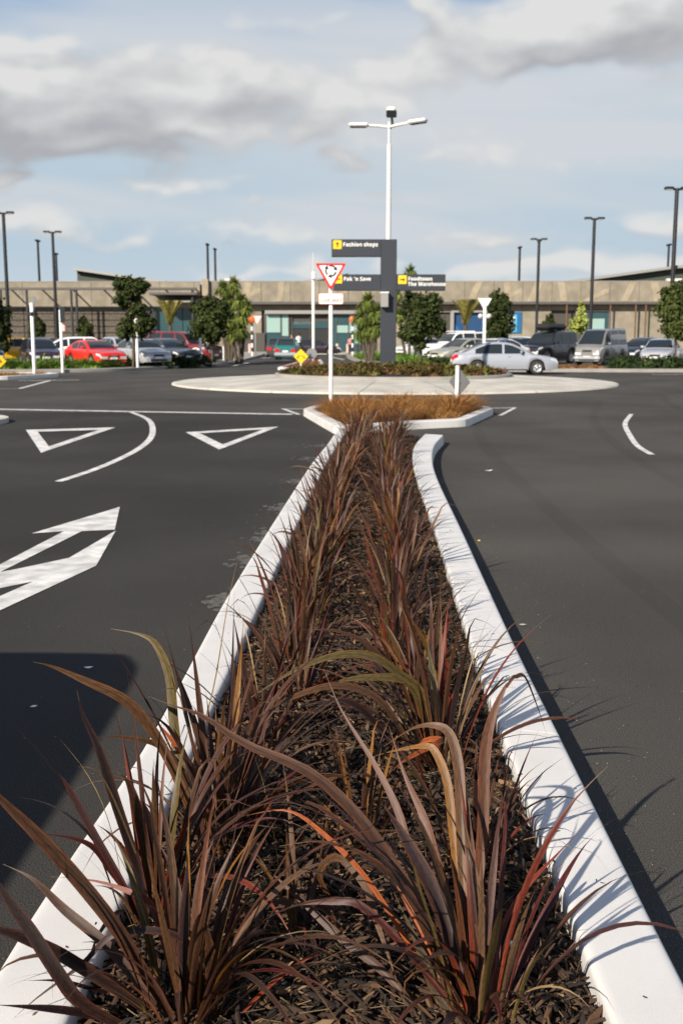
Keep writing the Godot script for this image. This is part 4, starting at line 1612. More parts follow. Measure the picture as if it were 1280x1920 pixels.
func palm(label: String, at: Vector3, top: float, span: float, group: String) -> void:
	var o := thing("palm_tree", label, "tree", at, 0.0, group)
	var s := st()
	tube(s, [Vector3(0, -0.1, 0), Vector3(0, top * 0.42, 0), Vector3(0, top * 0.55, 0)], [0.16, 0.13, 0.15], 9)
	part("trunk", s, M.bark, o)
	for k in 13:
		s = st()
		var a := TAU * k / 13 + rnd(-0.2, 0.2)
		var out := rnd(0.35, 1.0) * span
		var dir := Vector3(cos(a), 0, sin(a))
		var spine := []
		for i in 6:
			var t := i / 5.0
			spine.append(Vector3(0, top * 0.55, 0) + dir * out * t + Vector3(0, (top * 0.45) * (t * 1.25 - 0.32 * t * t), 0))
		for i in range(1, 6):
			for g in [-1.0, 1.0]:
				for f in 5:
					var p: Vector3 = spine[i - 1].lerp(spine[i], f / 5.0)
					var t2: Vector3 = (spine[i] - spine[i - 1]).normalized()
					var sd: Vector3 = t2.cross(dir.cross(Vector3.UP)).normalized() if false else dir.cross(Vector3.UP)
					var tip: Vector3 = p + (sd * g * 0.75 + t2 * 0.7 + Vector3(0, -0.15, 0)) * 0.42
					s.set_color(Color(0.11, 0.125, 0.03).lerp(Color(0.26, 0.20, 0.06), rng.randf()) * rnd(0.7, 1.2))
					tri(s, p, p + t2 * 0.09, tip)
		part("frond", s, M.foliage, o)


func trees() -> void:
	var g0 := Color(0.016, 0.026, 0.009)
	var g1 := Color(0.062, 0.078, 0.026)
	tree("two_tier_tree", "slender dark tree with two tiers of leaves in front of the red coupe's bonnet", P(-10.65, 55.3, 0.12), 2.8, 0.10, [[Vector3(-0.2, 3.95, 0), Vector3(0.72, 0.62, 0.7)], [Vector3(0.5, 4.1, 0), Vector3(0.42, 0.45, 0.5)], [Vector3(-0.45, 3.35, 0), Vector3(0.5, 0.35, 0.5)], [Vector3(0.4, 3.1, 0.1), Vector3(0.4, 0.4, 0.4)], [Vector3(0.35, 2.2, 0), Vector3(0.75, 0.65, 0.7)], [Vector3(-0.45, 1.9, 0), Vector3(0.45, 0.5, 0.5)]], 2600, 0.10, g0, g1)
	tree("bushy_tree", "dark bushy tree at the far left edge behind the navy car", P(-20.2, 63.0, 0.12), 1.6, 0.12, [[Vector3(0, 2.4, 0), Vector3(1.0, 1.5, 1.0)]], 1500, 0.13, g0, g1)
	tree("small_tree", "small dark tree against the screened wall, behind the black hatchback", P(-22.5, 80.0, 0.12), 1.2, 0.07, [[Vector3(0, 1.7, 0), Vector3(0.65, 1.1, 0.6)]], 900, 0.12, g0, g1)
	tree("small_tree", "small dark tree against the screened wall, behind the red coupe", P(-20.4, 86.0, 0.12), 1.0, 0.07, [[Vector3(0, 1.9, 0), Vector3(0.6, 1.0, 0.55)], [Vector3(0, 2.6, 0), Vector3(0.3, 0.5, 0.3)]], 800, 0.12, g0, g1)
	tree("round_tree", "dense dark round tree in front of the cabbage trees", P(-7.55, 63.0, 0.12), 1.3, 0.10, [[Vector3(0, 2.45, 0), Vector3(1.0, 1.35, 1.0)], [Vector3(-0.3, 1.9, 0.2), Vector3(0.9, 0.8, 0.9)], [Vector3(0.2, 3.1, 0), Vector3(0.7, 0.75, 0.7)]], 3000, 0.105, g0, g1)
	tree("round_tree", "dense dark round tree just east of the direction sign", P(4.55, 62.0, 0.12), 1.3, 0.10, [[Vector3(0.1, 2.7, 0), Vector3(1.0, 1.3, 1.0)], [Vector3(-0.5, 2.0, 0.2), Vector3(0.75, 0.9, 0.8)], [Vector3(0.5, 2.3, 0), Vector3(0.75, 0.9, 0.7)]], 3000, 0.105, g0, g1)
	tree("leafy_tree", "dark open leafy tree in front of the blue poster", P(10.1, 70.0, 0.12), 1.2, 0.10, [[Vector3(-0.25, 3.6, 0), Vector3(0.5, 0.75, 0.5)], [Vector3(0.35, 3.5, 0), Vector3(0.4, 0.7, 0.5)], [Vector3(0, 2.4, 0), Vector3(0.95, 0.95, 0.8)], [Vector3(-0.2, 1.4, 0), Vector3(0.8, 0.7, 0.8)]], 2400, 0.105, g0, g1)
	tree("small_tree", "small dark conical tree against the sandy wall beside the roof box", P(17.6, 92.0, 0.12), 1.0, 0.06, [[Vector3(0, 1.9, 0), Vector3(0.75, 0.9, 0.6)], [Vector3(0.1, 2.8, 0), Vector3(0.32, 0.6, 0.3)]], 900, 0.12, g0, g1)
	tree("lime_green_tree", "thin lime green young tree behind the pale van", P(19.3, 88.0, 0.12), 2.0, 0.05, [[Vector3(0, 2.6, 0), Vector3(0.8, 0.8, 0.6)], [Vector3(0.1, 3.6, 0), Vector3(0.35, 0.7, 0.3)]], 560, 0.12, Color(0.22, 0.28, 0.05), Color(0.36, 0.40, 0.10))
	tree("round_tree", "big round green tree on a thin trunk before the silver mauve saloon", P(16.75, 54.2, 0.12), 1.6, 0.065, [[Vector3(0, 2.75, 0), Vector3(1.0, 1.15, 1.0)], [Vector3(0.2, 2.2, 0.1), Vector3(1.0, 0.75, 0.9)], [Vector3(-0.2, 3.5, 0), Vector3(0.55, 0.65, 0.6)]], 3400, 0.10, Color(0.022, 0.034, 0.011), Color(0.085, 0.105, 0.032))
	cabbage_tree("tall cabbage tree with high tufts behind the round dark tree", P(-7.1, 68.5, 0.12), [[Vector3(-0.35, 4.5, 0), 0.75], [Vector3(0.35, 4.75, 0.1), 0.7], [Vector3(0.0, 3.7, 0.2), 0.75], [Vector3(-0.5, 2.9, 0.1), 0.8], [Vector3(0.4, 2.3, 0.2), 0.8]], "cabbage trees beside the entry road")
	cabbage_tree("lower cabbage tree with drooping tufts next to the footpath of the entry road", P(-6.35, 67.0, 0.12), [[Vector3(0.1, 3.7, 0), 0.75], [Vector3(0.25, 2.7, 0.1), 0.75], [Vector3(-0.5, 2.6, 0), 0.7], [Vector3(0.1, 1.9, 0.1), 0.8], [Vector3(0.5, 3.3, 0.1), 0.7], [Vector3(-0.4, 1.7, 0.2), 0.7]], "cabbage trees beside the entry road")
	cabbage_tree("cabbage tree seen between the give way sign and the direction sign", P(1.75, 68.0, 0.12), [[Vector3(-0.1, 3.7, 0), 0.8], [Vector3(-0.6, 2.7, 0.1), 0.75], [Vector3(0.4, 3.0, 0.1), 0.8], [Vector3(0.0, 2.0, 0.1), 0.85], [Vector3(-0.5, 1.8, 0.1), 0.75], [Vector3(0.5, 2.1, 0.1), 0.75]], "cabbage trees beside the entry road")
	cabbage_tree("tall cabbage tree whose tuft shows above the direction sign's east arm", P(4.7, 75.0, 0.12), [[Vector3(0.0, 5.85, 0), 0.75], [Vector3(-0.9, 4.4, 0.1), 0.7], [Vector3(-0.7, 3.0, 0.1), 0.7]], "cabbage trees beside the entry road")
	palm("small palm with upright fronds under the porch of the shopping centre", P(-12.95, 82.0, 0.12), 4.3, 1.15, "palms in the car park")
	palm("small palm in front of the blue shop front", P(9.15, 80.0, 0.12), 4.3, 1.25, "palms in the car park")


# ------------------------------------------------------------------ planted verges
func verges() -> void:
	var l := smooth_line(pairs(KERB_L), 1.0)
	var a := offset_line(l, 1.6)
	var b := offset_line(l, 3.9)
	var keep := func(line: PackedVector2Array, d0: float, d1: float, x0: float, x1: float) -> PackedVector2Array:
		var q := PackedVector2Array()
		for p in line:
			if p.y >= d0 and p.y <= d1 and p.x >= x0 and p.x <= x1:
				q.append(p)
		return q
	var green0 := Color(0.075, 0.14, 0.025)
	var green1 := Color(0.19, 0.29, 0.05)
	tussock("green_ground_cover", "strappy green planting along the footpath in front of the red coupe", between(keep.call(a, 49.0, 66.0, -26.0, -5.0), keep.call(b, 49.0, 68.0, -26.0, -5.0)), 0.12, 300, 0.92, green0, green1, 90, 0.05, 0.34)
	tussock("green_ground_cover", "bright green planting under the cabbage trees beside the footpath", between(keep.call(a, 66.0, 84.0, -12.0, -5.0), keep.call(offset_line(l, 3.2), 66.0, 84.0, -14.0, -5.0)), 0.12, 90, 0.85, green0 * 1.3, green1 * 1.3, 60, 0.05, 0.32)
	var dark := thing("dark_shrub", "low dark green clipped shrub in front of the silver saloon's nose, by the footpath", "shrub", P(-8.7, 58.3, 0.12))
	var s := st()
	leaf_cloud(s, [[Vector3(0, 0.2, 0), Vector3(1.2, 0.34, 0.6)], [Vector3(-0.9, 0.18, 0.9), Vector3(1.0, 0.3, 0.6)], [Vector3(0.8, 0.2, -1.2), Vector3(0.9, 0.32, 0.8)]], 1500, 0.07, Color(0.014, 0.028, 0.010), Color(0.04, 0.06, 0.02))
	part("foliage", s, M.foliage, dark)
	var r := smooth_line(pairs(KERB_R), 1.0)
	var ra := offset_line(r, -1.7)
	tussock("green_ground_cover", "bright green planting below the trees beyond the direction sign", V([1.3, 80.0, 1.6, 72.0, 3.2, 66.0, 5.4, 59.0, 8.2, 56.5, 8.4, 58.0, 6.0, 64.0, 4.6, 72.0, 4.0, 80.0]), 0.12, 190, 0.85, green0 * 1.3, green1 * 1.4, 60, 0.05, 0.35)
	tussock("tussock_grass", "orange tussock grass in front of the black off-roader and the pale van", V([9.6, 53.4, 13.0, 53.2, 13.0, 55.2, 9.6, 55.4]), 0.12, 46, 0.36, Color(0.28, 0.13, 0.04), Color(0.40, 0.22, 0.08), 80, 0.04)
	for q in [[13.9, "clipped dark shrub below the pale van, next to the orange tussock"], [15.1, "clipped dark shrub between the pale van and the thin tree trunk"], [16.3, "clipped dark shrub at the foot of the big round tree"], [17.6, "clipped dark shrub beyond the thin trunk, at the edge"], [18.9, "clipped dark shrub outermost of its row at the edge"]]:
		var o := thing("dark_shrub", "low " + q[1], "shrub", P(q[0], 53.6, 0.12), 0.0, "dark shrubs along the car park edge")
		s = st()
		leaf_cloud(s, [[Vector3(0, 0.26, 0), Vector3(0.72, 0.36, 0.6)]], 620, 0.065, Color(0.016, 0.032, 0.012), Color(0.05, 0.075, 0.025))
		part("foliage", s, M.foliage, o)
	for q in [[6.7, 56.3, "low dark shrub just behind the passing silver saloon's boot"], [5.4, 57.2, "low dark shrub at the end of the bright green planting"]]:
		var o := thing("dark_shrub", q[2], "shrub", P(q[0], q[1], 0.12), 0.0, "dark shrubs along the car park edge")
		s = st()
		leaf_cloud(s, [[Vector3(0, 0.22, 0), Vector3(0.9, 0.34, 0.7)]], 620, 0.065, Color(0.012, 0.026, 0.010), Color(0.04, 0.06, 0.02))
		part("foliage", s, M.foliage, o)


# ------------------------------------------------------------------ cars
# lengths along the car run from the nose (0) to the tail (long); its nose points along -z
var SALOON := {"long": 4.75, "wide": 1.80, "tall": 1.45, "belt": 0.93, "front": 0.95, "rear": 3.62, "wheel": 0.32, "low": [0, 0.60, 0.06, 0.72, 0.5, 0.82, 1.3, 0.93, 3.9, 0.97, 4.6, 0.97, 4.75, 0.86], "roof": [1.2, 0.92, 1.65, 1.19, 2.1, 1.39, 2.6, 1.45, 3.1, 1.43, 3.6, 1.27, 4.25, 0.98], "glass": [[1.5, 2.42], [2.52, 3.72]], "roofline": [2.0, 3.3]}
var COUPE := {"long": 4.3, "wide": 1.77, "tall": 1.37, "belt": 0.92, "front": 0.9, "rear": 3.35, "wheel": 0.32, "low": [0, 0.58, 0.06, 0.70, 0.5, 0.80, 1.25, 0.92, 3.5, 0.98, 4.15, 0.93, 4.3, 0.78], "roof": [1.15, 0.91, 1.6, 1.16, 2.05, 1.33, 2.5, 1.37, 3.0, 1.33, 3.6, 1.14, 4.1, 0.93], "glass": [[1.45, 2.5], [2.6, 3.3]], "roofline": [1.95, 3.0]}
var HATCH := {"long": 4.05, "wide": 1.70, "tall": 1.48, "belt": 0.94, "front": 0.82, "rear": 3.3, "wheel": 0.31, "low": [0, 0.60, 0.06, 0.74, 0.45, 0.84, 1.1, 0.95, 3.7, 0.98, 3.98, 0.96, 4.05, 0.8], "roof": [1.0, 0.93, 1.4, 1.20, 1.8, 1.40, 2.3, 1.48, 3.0, 1.46, 3.5, 1.38, 3.95, 0.98], "glass": [[1.3, 2.2], [2.3, 3.45]], "roofline": [1.75, 3.4]}
var WAGON := {"long": 4.6, "wide": 1.70, "tall": 1.52, "belt": 0.95, "front": 0.9, "rear": 3.5, "wheel": 0.32, "low": [0, 0.60, 0.06, 0.74, 0.5, 0.83, 1.25, 0.94, 4.3, 0.98, 4.54, 0.96, 4.6, 0.82], "roof": [1.15, 0.93, 1.6, 1.22, 2.05, 1.43, 2.6, 1.51, 3.5, 1.52, 4.1, 1.46, 4.5, 0.98], "glass": [[1.45, 2.4], [2.5, 3.35], [3.45, 4.15]], "roofline": [2.0, 3.95]}
var OFFROAD := {"long": 4.6, "wide": 1.82, "tall": 1.84, "belt": 1.14, "front": 0.85, "rear": 3.5, "wheel": 0.38, "low": [0, 0.75, 0.05, 0.98, 0.4, 1.04, 1.3, 1.10, 4.3, 1.14, 4.55, 1.12, 4.6, 0.95], "roof": [1.35, 1.10, 1.65, 1.48, 1.95, 1.74, 2.4, 1.83, 3.6, 1.84, 4.35, 1.79, 4.56, 1.14], "glass": [[1.6, 2.4], [2.5, 3.4], [3.5, 4.3]], "roofline": [1.9, 4.2]}
var VAN := {"long": 4.4, "wide": 1.69, "tall": 1.96, "belt": 1.10, "front": 0.78, "rear": 3.2, "wheel": 0.32, "low": [0, 0.74, 0.04, 0.92, 0.2, 1.04, 0.6, 1.10, 4.2, 1.12, 4.36, 1.1, 4.4, 0.95], "roof": [0.32, 1.07, 0.65, 1.38, 1.0, 1.72, 1.35, 1.90, 2.0, 1.96, 3.8, 1.96, 4.25, 1.9, 4.37, 1.12], "glass": [[0.75, 1.6], [1.72, 2.75], [2.85, 4.1]], "roofline": [1.25, 4.15]}


func along(flat: Array, s: float) -> float:
	for i in range(2, flat.size(), 2):
		if s <= flat[i]:
			return lerpf(flat[i - 1], flat[i + 1], clampf((s - flat[i - 2]) / (flat[i] - flat[i - 2]), 0.0, 1.0))
	return flat[-1]


func plan(c: Dictionary, s: float) -> float:
	var f := maxf(0.0, 1.0 - s / 0.75)
	var r := maxf(0.0, 1.0 - (c.long - s) / 0.6)
	return c.wide * 0.5 * (1.0 - 0.20 * f ** 2.2 - 0.13 * r ** 2.2)


func hull_row(c: Dictionary, s: float) -> Array:
	var w := plan(c, s)
	var y0 := 0.20
	for a in [c.front, c.rear]:
		var q: float = absf(s - a)
		var R: float = c.wheel + 0.055
		if q < R:
			y0 = maxf(y0, c.wheel + sqrt(R * R - q * q))
	if s < 0.2 or s > c.long - 0.2:
		y0 = maxf(y0, 0.24)
	var t := along(c.low, s)
	var b: float = minf(t - 0.02, c.belt)
	y0 = minf(y0, b - 0.10)
	return [Vector2(w * 0.955, y0), Vector2(w * 0.99, lerpf(y0, b, 0.25)), Vector2(w, lerpf(y0, b, 0.55)), Vector2(w * 0.985, lerpf(y0, b, 0.82)), Vector2(w * 0.93, b), Vector2(w * 0.72, t + 0.005), Vector2(w * 0.35, t + 0.022), Vector2(0, t + 0.026)]


func cabin_side(c: Dictionary, s: float, y: float) -> float:
	var w: float = minf(plan(c, s), c.wide * 0.5 * 0.985) * 0.925
	return w * (1.0 - 0.24 * clampf((y - c.belt) / 0.52, -0.2, 1.3) * (0.55 if c.tall > 1.7 else 1.0))


func wheel_of(r: float) -> Array:
	if not wheel_meshes.has(r):
		var s := st()
		var side := Basis(Vector3.BACK, PI / 2)
		lathe(s, [Vector2(r * 0.62, -0.10), Vector2(r * 0.93, -0.10), Vector2(r, -0.07), Vector2(r, 0.07), Vector2(r * 0.93, 0.10), Vector2(r * 0.62, 0.10)], Vector3.ZERO, side, 24)
		var q := st()
		lathe(q, [Vector2(0, 0.075), Vector2(r * 0.2, 0.08), Vector2(r * 0.22, 0.05), Vector2(r * 0.55, 0.03), Vector2(r * 0.58, 0.095), Vector2(r * 0.66, 0.095), Vector2(r * 0.66, -0.09)], Vector3.ZERO, side, 24)
		lathe(q, [Vector2(0, -0.075), Vector2(r * 0.2, -0.08), Vector2(r * 0.22, -0.05), Vector2(r * 0.55, -0.03), Vector2(r * 0.58, -0.095), Vector2(r * 0.66, -0.095)], Vector3.ZERO, side, 24)
		var d := st()
		for k in 5:
			for g in [-1.0, 1.0]:
				var a := TAU * k / 5
				box(d, Vector3(g * 0.072, cos(a) * r * 0.4, sin(a) * r * 0.4), Vector3(0.03, r * 0.46, r * 0.2), 0.008, Basis(Vector3.RIGHT, a))
		wheel_meshes[r] = [done(s), done(q), done(d)]
	return wheel_meshes[r]


func car(called: String, label: String, at: Vector3, heading: Vector2, c: Dictionary, paint: Material, group: String, lower: Material = null) -> Node3D:
	# heading: x to the right, y towards the camera
	var o := thing(called, label, "van" if c == VAN else "car", at, atan2(-heading.x, -heading.y), group)
	var L: float = c.long
	var zz := func(s: float) -> float: return s - L * 0.5
	var s := st()
	s.set_smooth_group(0)
	var n := 60
	var rows := []
	for i in n + 1:
		rows.append([L * i / n, hull_row(c, L * i / n)])
	for i in n:
		for g in [-1.0, 1.0]:
			for k in 7:
				var a: Vector2 = rows[i][1][k]
				var b: Vector2 = rows[i][1][k + 1]
				var d: Vector2 = rows[i + 1][1][k + 1]
				var e: Vector2 = rows[i + 1][1][k]
				var z0: float = zz.call(rows[i][0])
				var z1: float = zz.call(rows[i + 1][0])
				var out := Vector3(g * (b.y - a.y + 0.02), absf(a.x - b.x), 0)
				quad(s, Vector3(g * a.x, a.y, z0), Vector3(g * b.x, b.y, z0), Vector3(g * d.x, d.y, z1), Vector3(g * e.x, e.y, z1), out)
	s.set_smooth_group(-1)
	for e in [0, n]:
		var row: Array = rows[e][1]
		var z: float = zz.call(rows[e][0])
		var out := Vector3(0, 0, -1 if e == 0 else 1)
		for k in 7:
			quad(s, Vector3(-row[k].x, row[k].y, z), Vector3(row[k].x, row[k].y, z), Vector3(row[k + 1].x, row[k + 1].y, z), Vector3(-row[k + 1].x, row[k + 1].y, z), out)
	part("body", s, paint, o)
	# cabin
	s = st()
	s.set_smooth_group(0)
	var roof := PackedVector2Array()
	for p in smooth_line(pairs(c.roof), 0.07):
		roof.append(p)
	var crow := []
	for p in roof:
		var y1: float = maxf(p.y - 0.035, c.belt - 0.05)
		var wb := cabin_side(c, p.x, c.belt - 0.06)
		var wt := cabin_side(c, p.x, y1)
		crow.append([p.x, [Vector2(wb, c.belt - 0.06), Vector2(lerpf(wb, wt, 0.5), lerpf(c.belt - 0.06, y1, 0.5)), Vector2(wt, y1), Vector2(wt - 0.05, p.y - 0.005), Vector2(wt * 0.55, p.y + 0.012), Vector2(0, p.y + 0.018)]])
	for i in crow.size() - 1:
		for g in [-1.0, 1.0]:
			for k in 5:
				var a: Vector2 = crow[i][1][k]
				var b: Vector2 = crow[i][1][k + 1]
				var d: Vector2 = crow[i + 1][1][k + 1]
				var e: Vector2 = crow[i + 1][1][k]
				var z0: float = zz.call(crow[i][0])
				var z1: float = zz.call(crow[i + 1][0])
				quad(s, Vector3(g * a.x, a.y, z0), Vector3(g * b.x, b.y, z0), Vector3(g * d.x, d.y, z1), Vector3(g * e.x, e.y, z1), Vector3(g * (b.y - a.y + 0.01), absf(a.x - b.x) + 0.001, 0))
	part("cabin", s, paint, o)
	# glass: panes that lie on the cabin
	for g in [-1.0, 1.0]:
		for w in c.glass:
			s = st()
			var last := []
			var m := 10
			for i in m + 1:
				var q := lerpf(w[0], w[1], float(i) / m)
				var top := height_at(roof, q) - 0.085
				top = maxf(top, c.belt + 0.03)
				var row := []
				for f in [0.0, 0.5, 1.0]:
					var y := lerpf(c.belt + 0.015, top, f)
					row.append(Vector3(g * (cabin_side(c, q, y) + 0.012), y, zz.call(q)))
				if i > 0:
					for k in 2:
						quad(s, last[k], last[k + 1], row[k + 1], row[k], Vector3(g, 0.2, 0))
				last = row
			part("side_window", s, M.car_glass, o)
	for e in 2:
		s = st()
		s.set_smooth_group(0)
		var lo: float = c.roof[0] + 0.06 if e == 0 else c.roofline[1]
		var hi: float = c.roofline[0] if e == 0 else c.roof[-2] - 0.04
		var last := []
		for i in 9:
			var q := lerpf(lo, hi, i / 8.0)
			var y := height_at(roof, q)
			var slope := (height_at(roof, q + 0.04) - height_at(roof, q - 0.04)) / 0.08
			var nr := Vector3(0, 1, slope * -1.0).normalized()
			var wt := cabin_side(c, q, maxf(y - 0.035, c.belt)) - 0.075
			var row := []
			for f in 7:
				var x := lerpf(-wt, wt, f / 6.0)
				row.append(Vector3(x, y + 0.018 * (1.0 - absf(x / wt) ** 2) * 0.9, zz.call(q)) + nr * 0.012)
			if i > 0:
				for k in 6:
					quad(s, last[k], last[k + 1], row[k + 1], row[k], nr)
			last = row
		part("windscreen" if e == 0 else "rear_window", s, M.car_glass, o)
	part("underbody", box_of(Vector3(0, 0.36, 0), Vector3(c.wide - 0.42, 0.36, L - 0.5), 0.05), M.car_black, o)
	# wheels
	for q in [c.front, c.rear]:
		for g in [-1.0, 1.0]:
			var wm := wheel_of(c.wheel)
			var w := part("wheel", wm[0], M.tyre, o)
			w.position = Vector3(g * (c.wide * 0.5 - 0.115), c.wheel, zz.call(q))
			part("rim", wm[1], M.rim, w)
			part("spokes", wm[2], M.rim, w)
	# lamps, grille, bumpers, plates, mirrors
	var face := along(c.low, 0.03)
	var w0 := plan(c, 0.0)
	for g in [-1.0, 1.0]:
		for e in 2:
			s = st()
			var last := []
			for i in 6:
				var q := lerpf(0.0, 0.34 if e == 0 else 0.26, i / 5.0)
				var sx := q if e == 0 else L - q
				var r := hull_row(c, sx)
				var tall := 0.9 if e == 0 else 1.15
				var y1: float = r[4].y - 0.015
				var y0: float = y1 - (0.15 if e == 0 else 0.19) * tall * (1.0 - 0.3 * i / 5.0)
				var row := []
				for y in [y0, y1]:
					row.append(Vector3(g * (plan(c, sx) * 0.985 + 0.008), y, zz.call(sx)))
				if i > 0:
					quad(s, last[0], last[1], row[1], row[0], Vector3(g, 0, 0))
				else:
					var z: float = zz.call(sx) + (-0.01 if e == 0 else 0.01)
					var xi: float = g * w0 * (0.50 if e == 0 else 0.58)
					quad(s, Vector3(xi, y0 + 0.01, z), Vector3(xi, y1, z), Vector3(row[1].x, y1, z), Vector3(row[0].x, y0, z), Vector3(0, 0, -1 if e == 0 else 1))
				last = row
			part("headlight" if e == 0 else "tail_light", s, M.head_lamp if e == 0 else M.tail_lamp, o)
		var my: float = c.belt + 0.08
		var mz: float = zz.call(c.glass[0][0] + 0.18)
		part("door_mirror", box_of(Vector3(g * (c.wide * 0.5 + 0.06), my, mz), Vector3(0.2, 0.13, 0.10), 0.035), paint, o)
		for w in c.glass.slice(0, 2):
			part("door_handle", box_of(Vector3(g * (c.wide * 0.5 - 0.005), c.belt - 0.12, zz.call(w[1] - 0.22)), Vector3(0.03, 0.03, 0.17), 0.008), paint, o)
	part("grille", box_of(Vector3(0, face - 0.085, -L * 0.5 - 0.004), Vector3(w0 * 0.78, 0.11, 0.03), 0.008), M.car_black, o)
	part("intake", box_of(Vector3(0, 0.33, -L * 0.5 - 0.004), Vector3(w0 * 1.3, 0.11, 0.03), 0.008), M.car_black, o)
	part("number_plate", box_of(Vector3(0, 0.46, -L * 0.5 - 0.012), Vector3(0.40, 0.11, 0.02), 0.004), M.sign_white, o)
	part("number_plate", box_of(Vector3(0, 0.62, L * 0.5 + 0.008), Vector3(0.40, 0.12, 0.02), 0.004), M.sign_white, o)
	for g in [-1.0, 1.0]:
		part("sill", box_of(Vector3(g * (c.wide * 0.5 - 0.05), 0.22, (c.front + c.rear) / 2 - L / 2), Vector3(0.1, 0.06, c.rear - c.front - 0.85), 0.02), lower if lower else M.car_black, o)
	return o


func height_at(line: PackedVector2Array, s: float) -> float:
	for i in line.size() - 1:
		if s <= line[i + 1].x:
			return lerpf(line[i].y, line[i + 1].y, clampf((s - line[i].x) / maxf(line[i + 1].x - line[i].x, 0.001), 0.0, 1.0))
	return line[-1].y


func cars() -> void:
	var left := "cars parked west of the entry road"
	var right := "cars parked east of the entry road"
	var y := 0.135
	var o := car("saloon_car", "silver blue saloon driving round the roundabout behind the planted island", P(7.4, 49.4, 0.0), Vector2(1, 0.03), SALOON, M.paint_silver_blue, "")
	# west side
	o = car("coupe_car", "bright red coupe parked nose out behind the green planting", P(-13.0, 57.0, y), Vector2(0.62, 0.78), COUPE, M.paint_red, left)
	for k in 4:
		var s := st()
		lathe(s, [Vector2(0.038, 0), Vector2(0.05, 0), Vector2(0.05, 0.012), Vector2(0.038, 0.012), Vector2(0.038, 0)], Vector3((k - 1.5) * 0.075, 0.585, -2.17), Basis(Vector3.RIGHT, -PI / 2), 14)
		part("badge_ring", s, M.chrome, o)
	car("hatchback_car", "black hatchback between the yellow car and the red coupe", P(-16.3, 58.3, y), Vector2(0.42, 0.9), HATCH.merged({"tall": 1.6}, true), M.paint_plum, left)
	car("saloon_car", "dark navy saloon at the far left behind the green planting", P(-19.7, 58.8, y), Vector2(0.5, 0.86), SALOON, M.paint_navy, left)
	car("hatchback_car", "yellow hatchback half hidden behind the navy saloon", P(-20.6, 66.0, y), Vector2(-0.9, 0.4), HATCH, M.paint_yellow, left)
	car("wagon_car", "white wagon behind the black hatchback and the red coupe", P(-16.9, 66.0, y), Vector2(-0.92, 0.35), WAGON, M.paint_white, left)
	car("hatchback_car", "dark red hatchback between the yellow car and the white wagon", P(-19.0, 69.0, y), Vector2(-0.5, -0.86), HATCH, M.paint_maroon, left)
	car("saloon_car", "silver white saloon just beyond the red coupe's bonnet, behind the tree trunk", P(-10.9, 58.7, y), Vector2(0.55, 0.83), SALOON, M.paint_silver, left)
	car("wagon_car", "silver wagon with its roof showing between the red coupe and the silver saloon", P(-13.3, 65.5, y), Vector2(0.5, 0.86), WAGON, M.paint_silver, left)
	car("saloon_car", "silver saloon with a dark bonnet in front of the maroon off-roader", P(-10.0, 61.6, y), Vector2(0.66, 0.75), SALOON.merged({"tall": 1.4}, true), M.paint_dark_grey, left)
	o = car("offroad_car", "maroon off-roader with white wheel arches and sills", P(-9.55, 65.6, y), Vector2(0.90, 0.44), OFFROAD, M.paint_maroon, left, M.paint_white)
	for g in [-1.0, 1.0]:
		for q in [OFFROAD.front, OFFROAD.rear]:
			var s := st()
			var pts := []
			for k in 13:
				var a := PI * k / 12
				pts.append(Vector3(g * 0.92, 0.38 + sin(a) * 0.47, q - 2.3 + cos(a) * 0.47))
			tube(s, pts, [0.055], 6)
			part("wheel_arch", s, M.paint_white, o)
	part("lower_door_band", box_of(Vector3(0, 0.42, -0.12), Vector3(1.83, 0.34, 1.7), 0.04), M.paint_white, o)
	# east side
	car("offroad_car", "white off-roader with a roof rack below the blue shop front", P(8.0, 76.0, y), Vector2(-0.88, 0.47), OFFROAD.merged({"long": 4.6}, true), M.paint_white, right)
	for k in 3:
		part("roof_bar", box_of(Vector3(0, 1.90, -0.4 + k * 0.8), Vector3(1.3, 0.06, 0.06), 0.02), M.paint_white, get_child(get_child_count() - 1))
	car("saloon_car", "champagne saloon with its front wheel showing beyond the round island", P(7.2, 63.0, y), Vector2(-0.80, 0.60), SALOON, M.paint_champagne, right)
	car("saloon_car", "white saloon directly behind the passing silver saloon's rear window", P(8.3, 58.9, y), Vector2(-0.72, 0.70), SALOON.merged({"tall": 1.42}, true), M.paint_white, right)
	car("saloon_car", "white saloon half hidden by the tree trunks east of the direction sign", P(5.9, 80.0, y), Vector2(-0.7, 0.7), SALOON, M.paint_white, right)
	car("saloon_car", "dark blue saloon below the leafy tree and the blue poster", P(11.1, 67.5, y), Vector2(-0.85, 0.5), SALOON, M.paint_navy, right)
	car("hatchback_car", "dark grey hatchback behind the dark blue saloon", P(11.9, 75.0, y), Vector2(-0.75, 0.65), HATCH, M.paint_dark_grey, right)
	car("hatchback_car", "white hatchback glimpsed in front of the roof box", P(13.6, 71.5, y), Vector2(-0.7, 0.7), HATCH, M.paint_white, right)
	o = car("offroad_car", "black off-roader carrying a black roof box beside the pale van", P(11.9, 62.4, y), Vector2(-0.66, 0.75), OFFROAD.merged({"tall": 1.72}, true), M.paint_black, right)
	var s := st()
	for k in 2:
		part("roof_bar", box_of(Vector3(0, 1.90, -0.1 + k * 0.9), Vector3(1.3, 0.05, 0.06), 0.02), M.car_black, o)
	o = tag(part("roof_box", box_of(Vector3.ZERO, Vector3(0.95, 0.36, 2.15), 0.15), M.car_black), "black roof box with slanted ends on top of the black off-roader", "roof box")
	o.position = P(12.1, 62.6, y + 2.10)
	o.rotation.y = atan2(0.66, -0.75)
	o = car("parked_van", "pale grey van with its white face to the sun, beside the black off-roader", P(14.45, 60.0, y), Vector2(-0.56, 0.83), VAN, M.paint_grey, right)
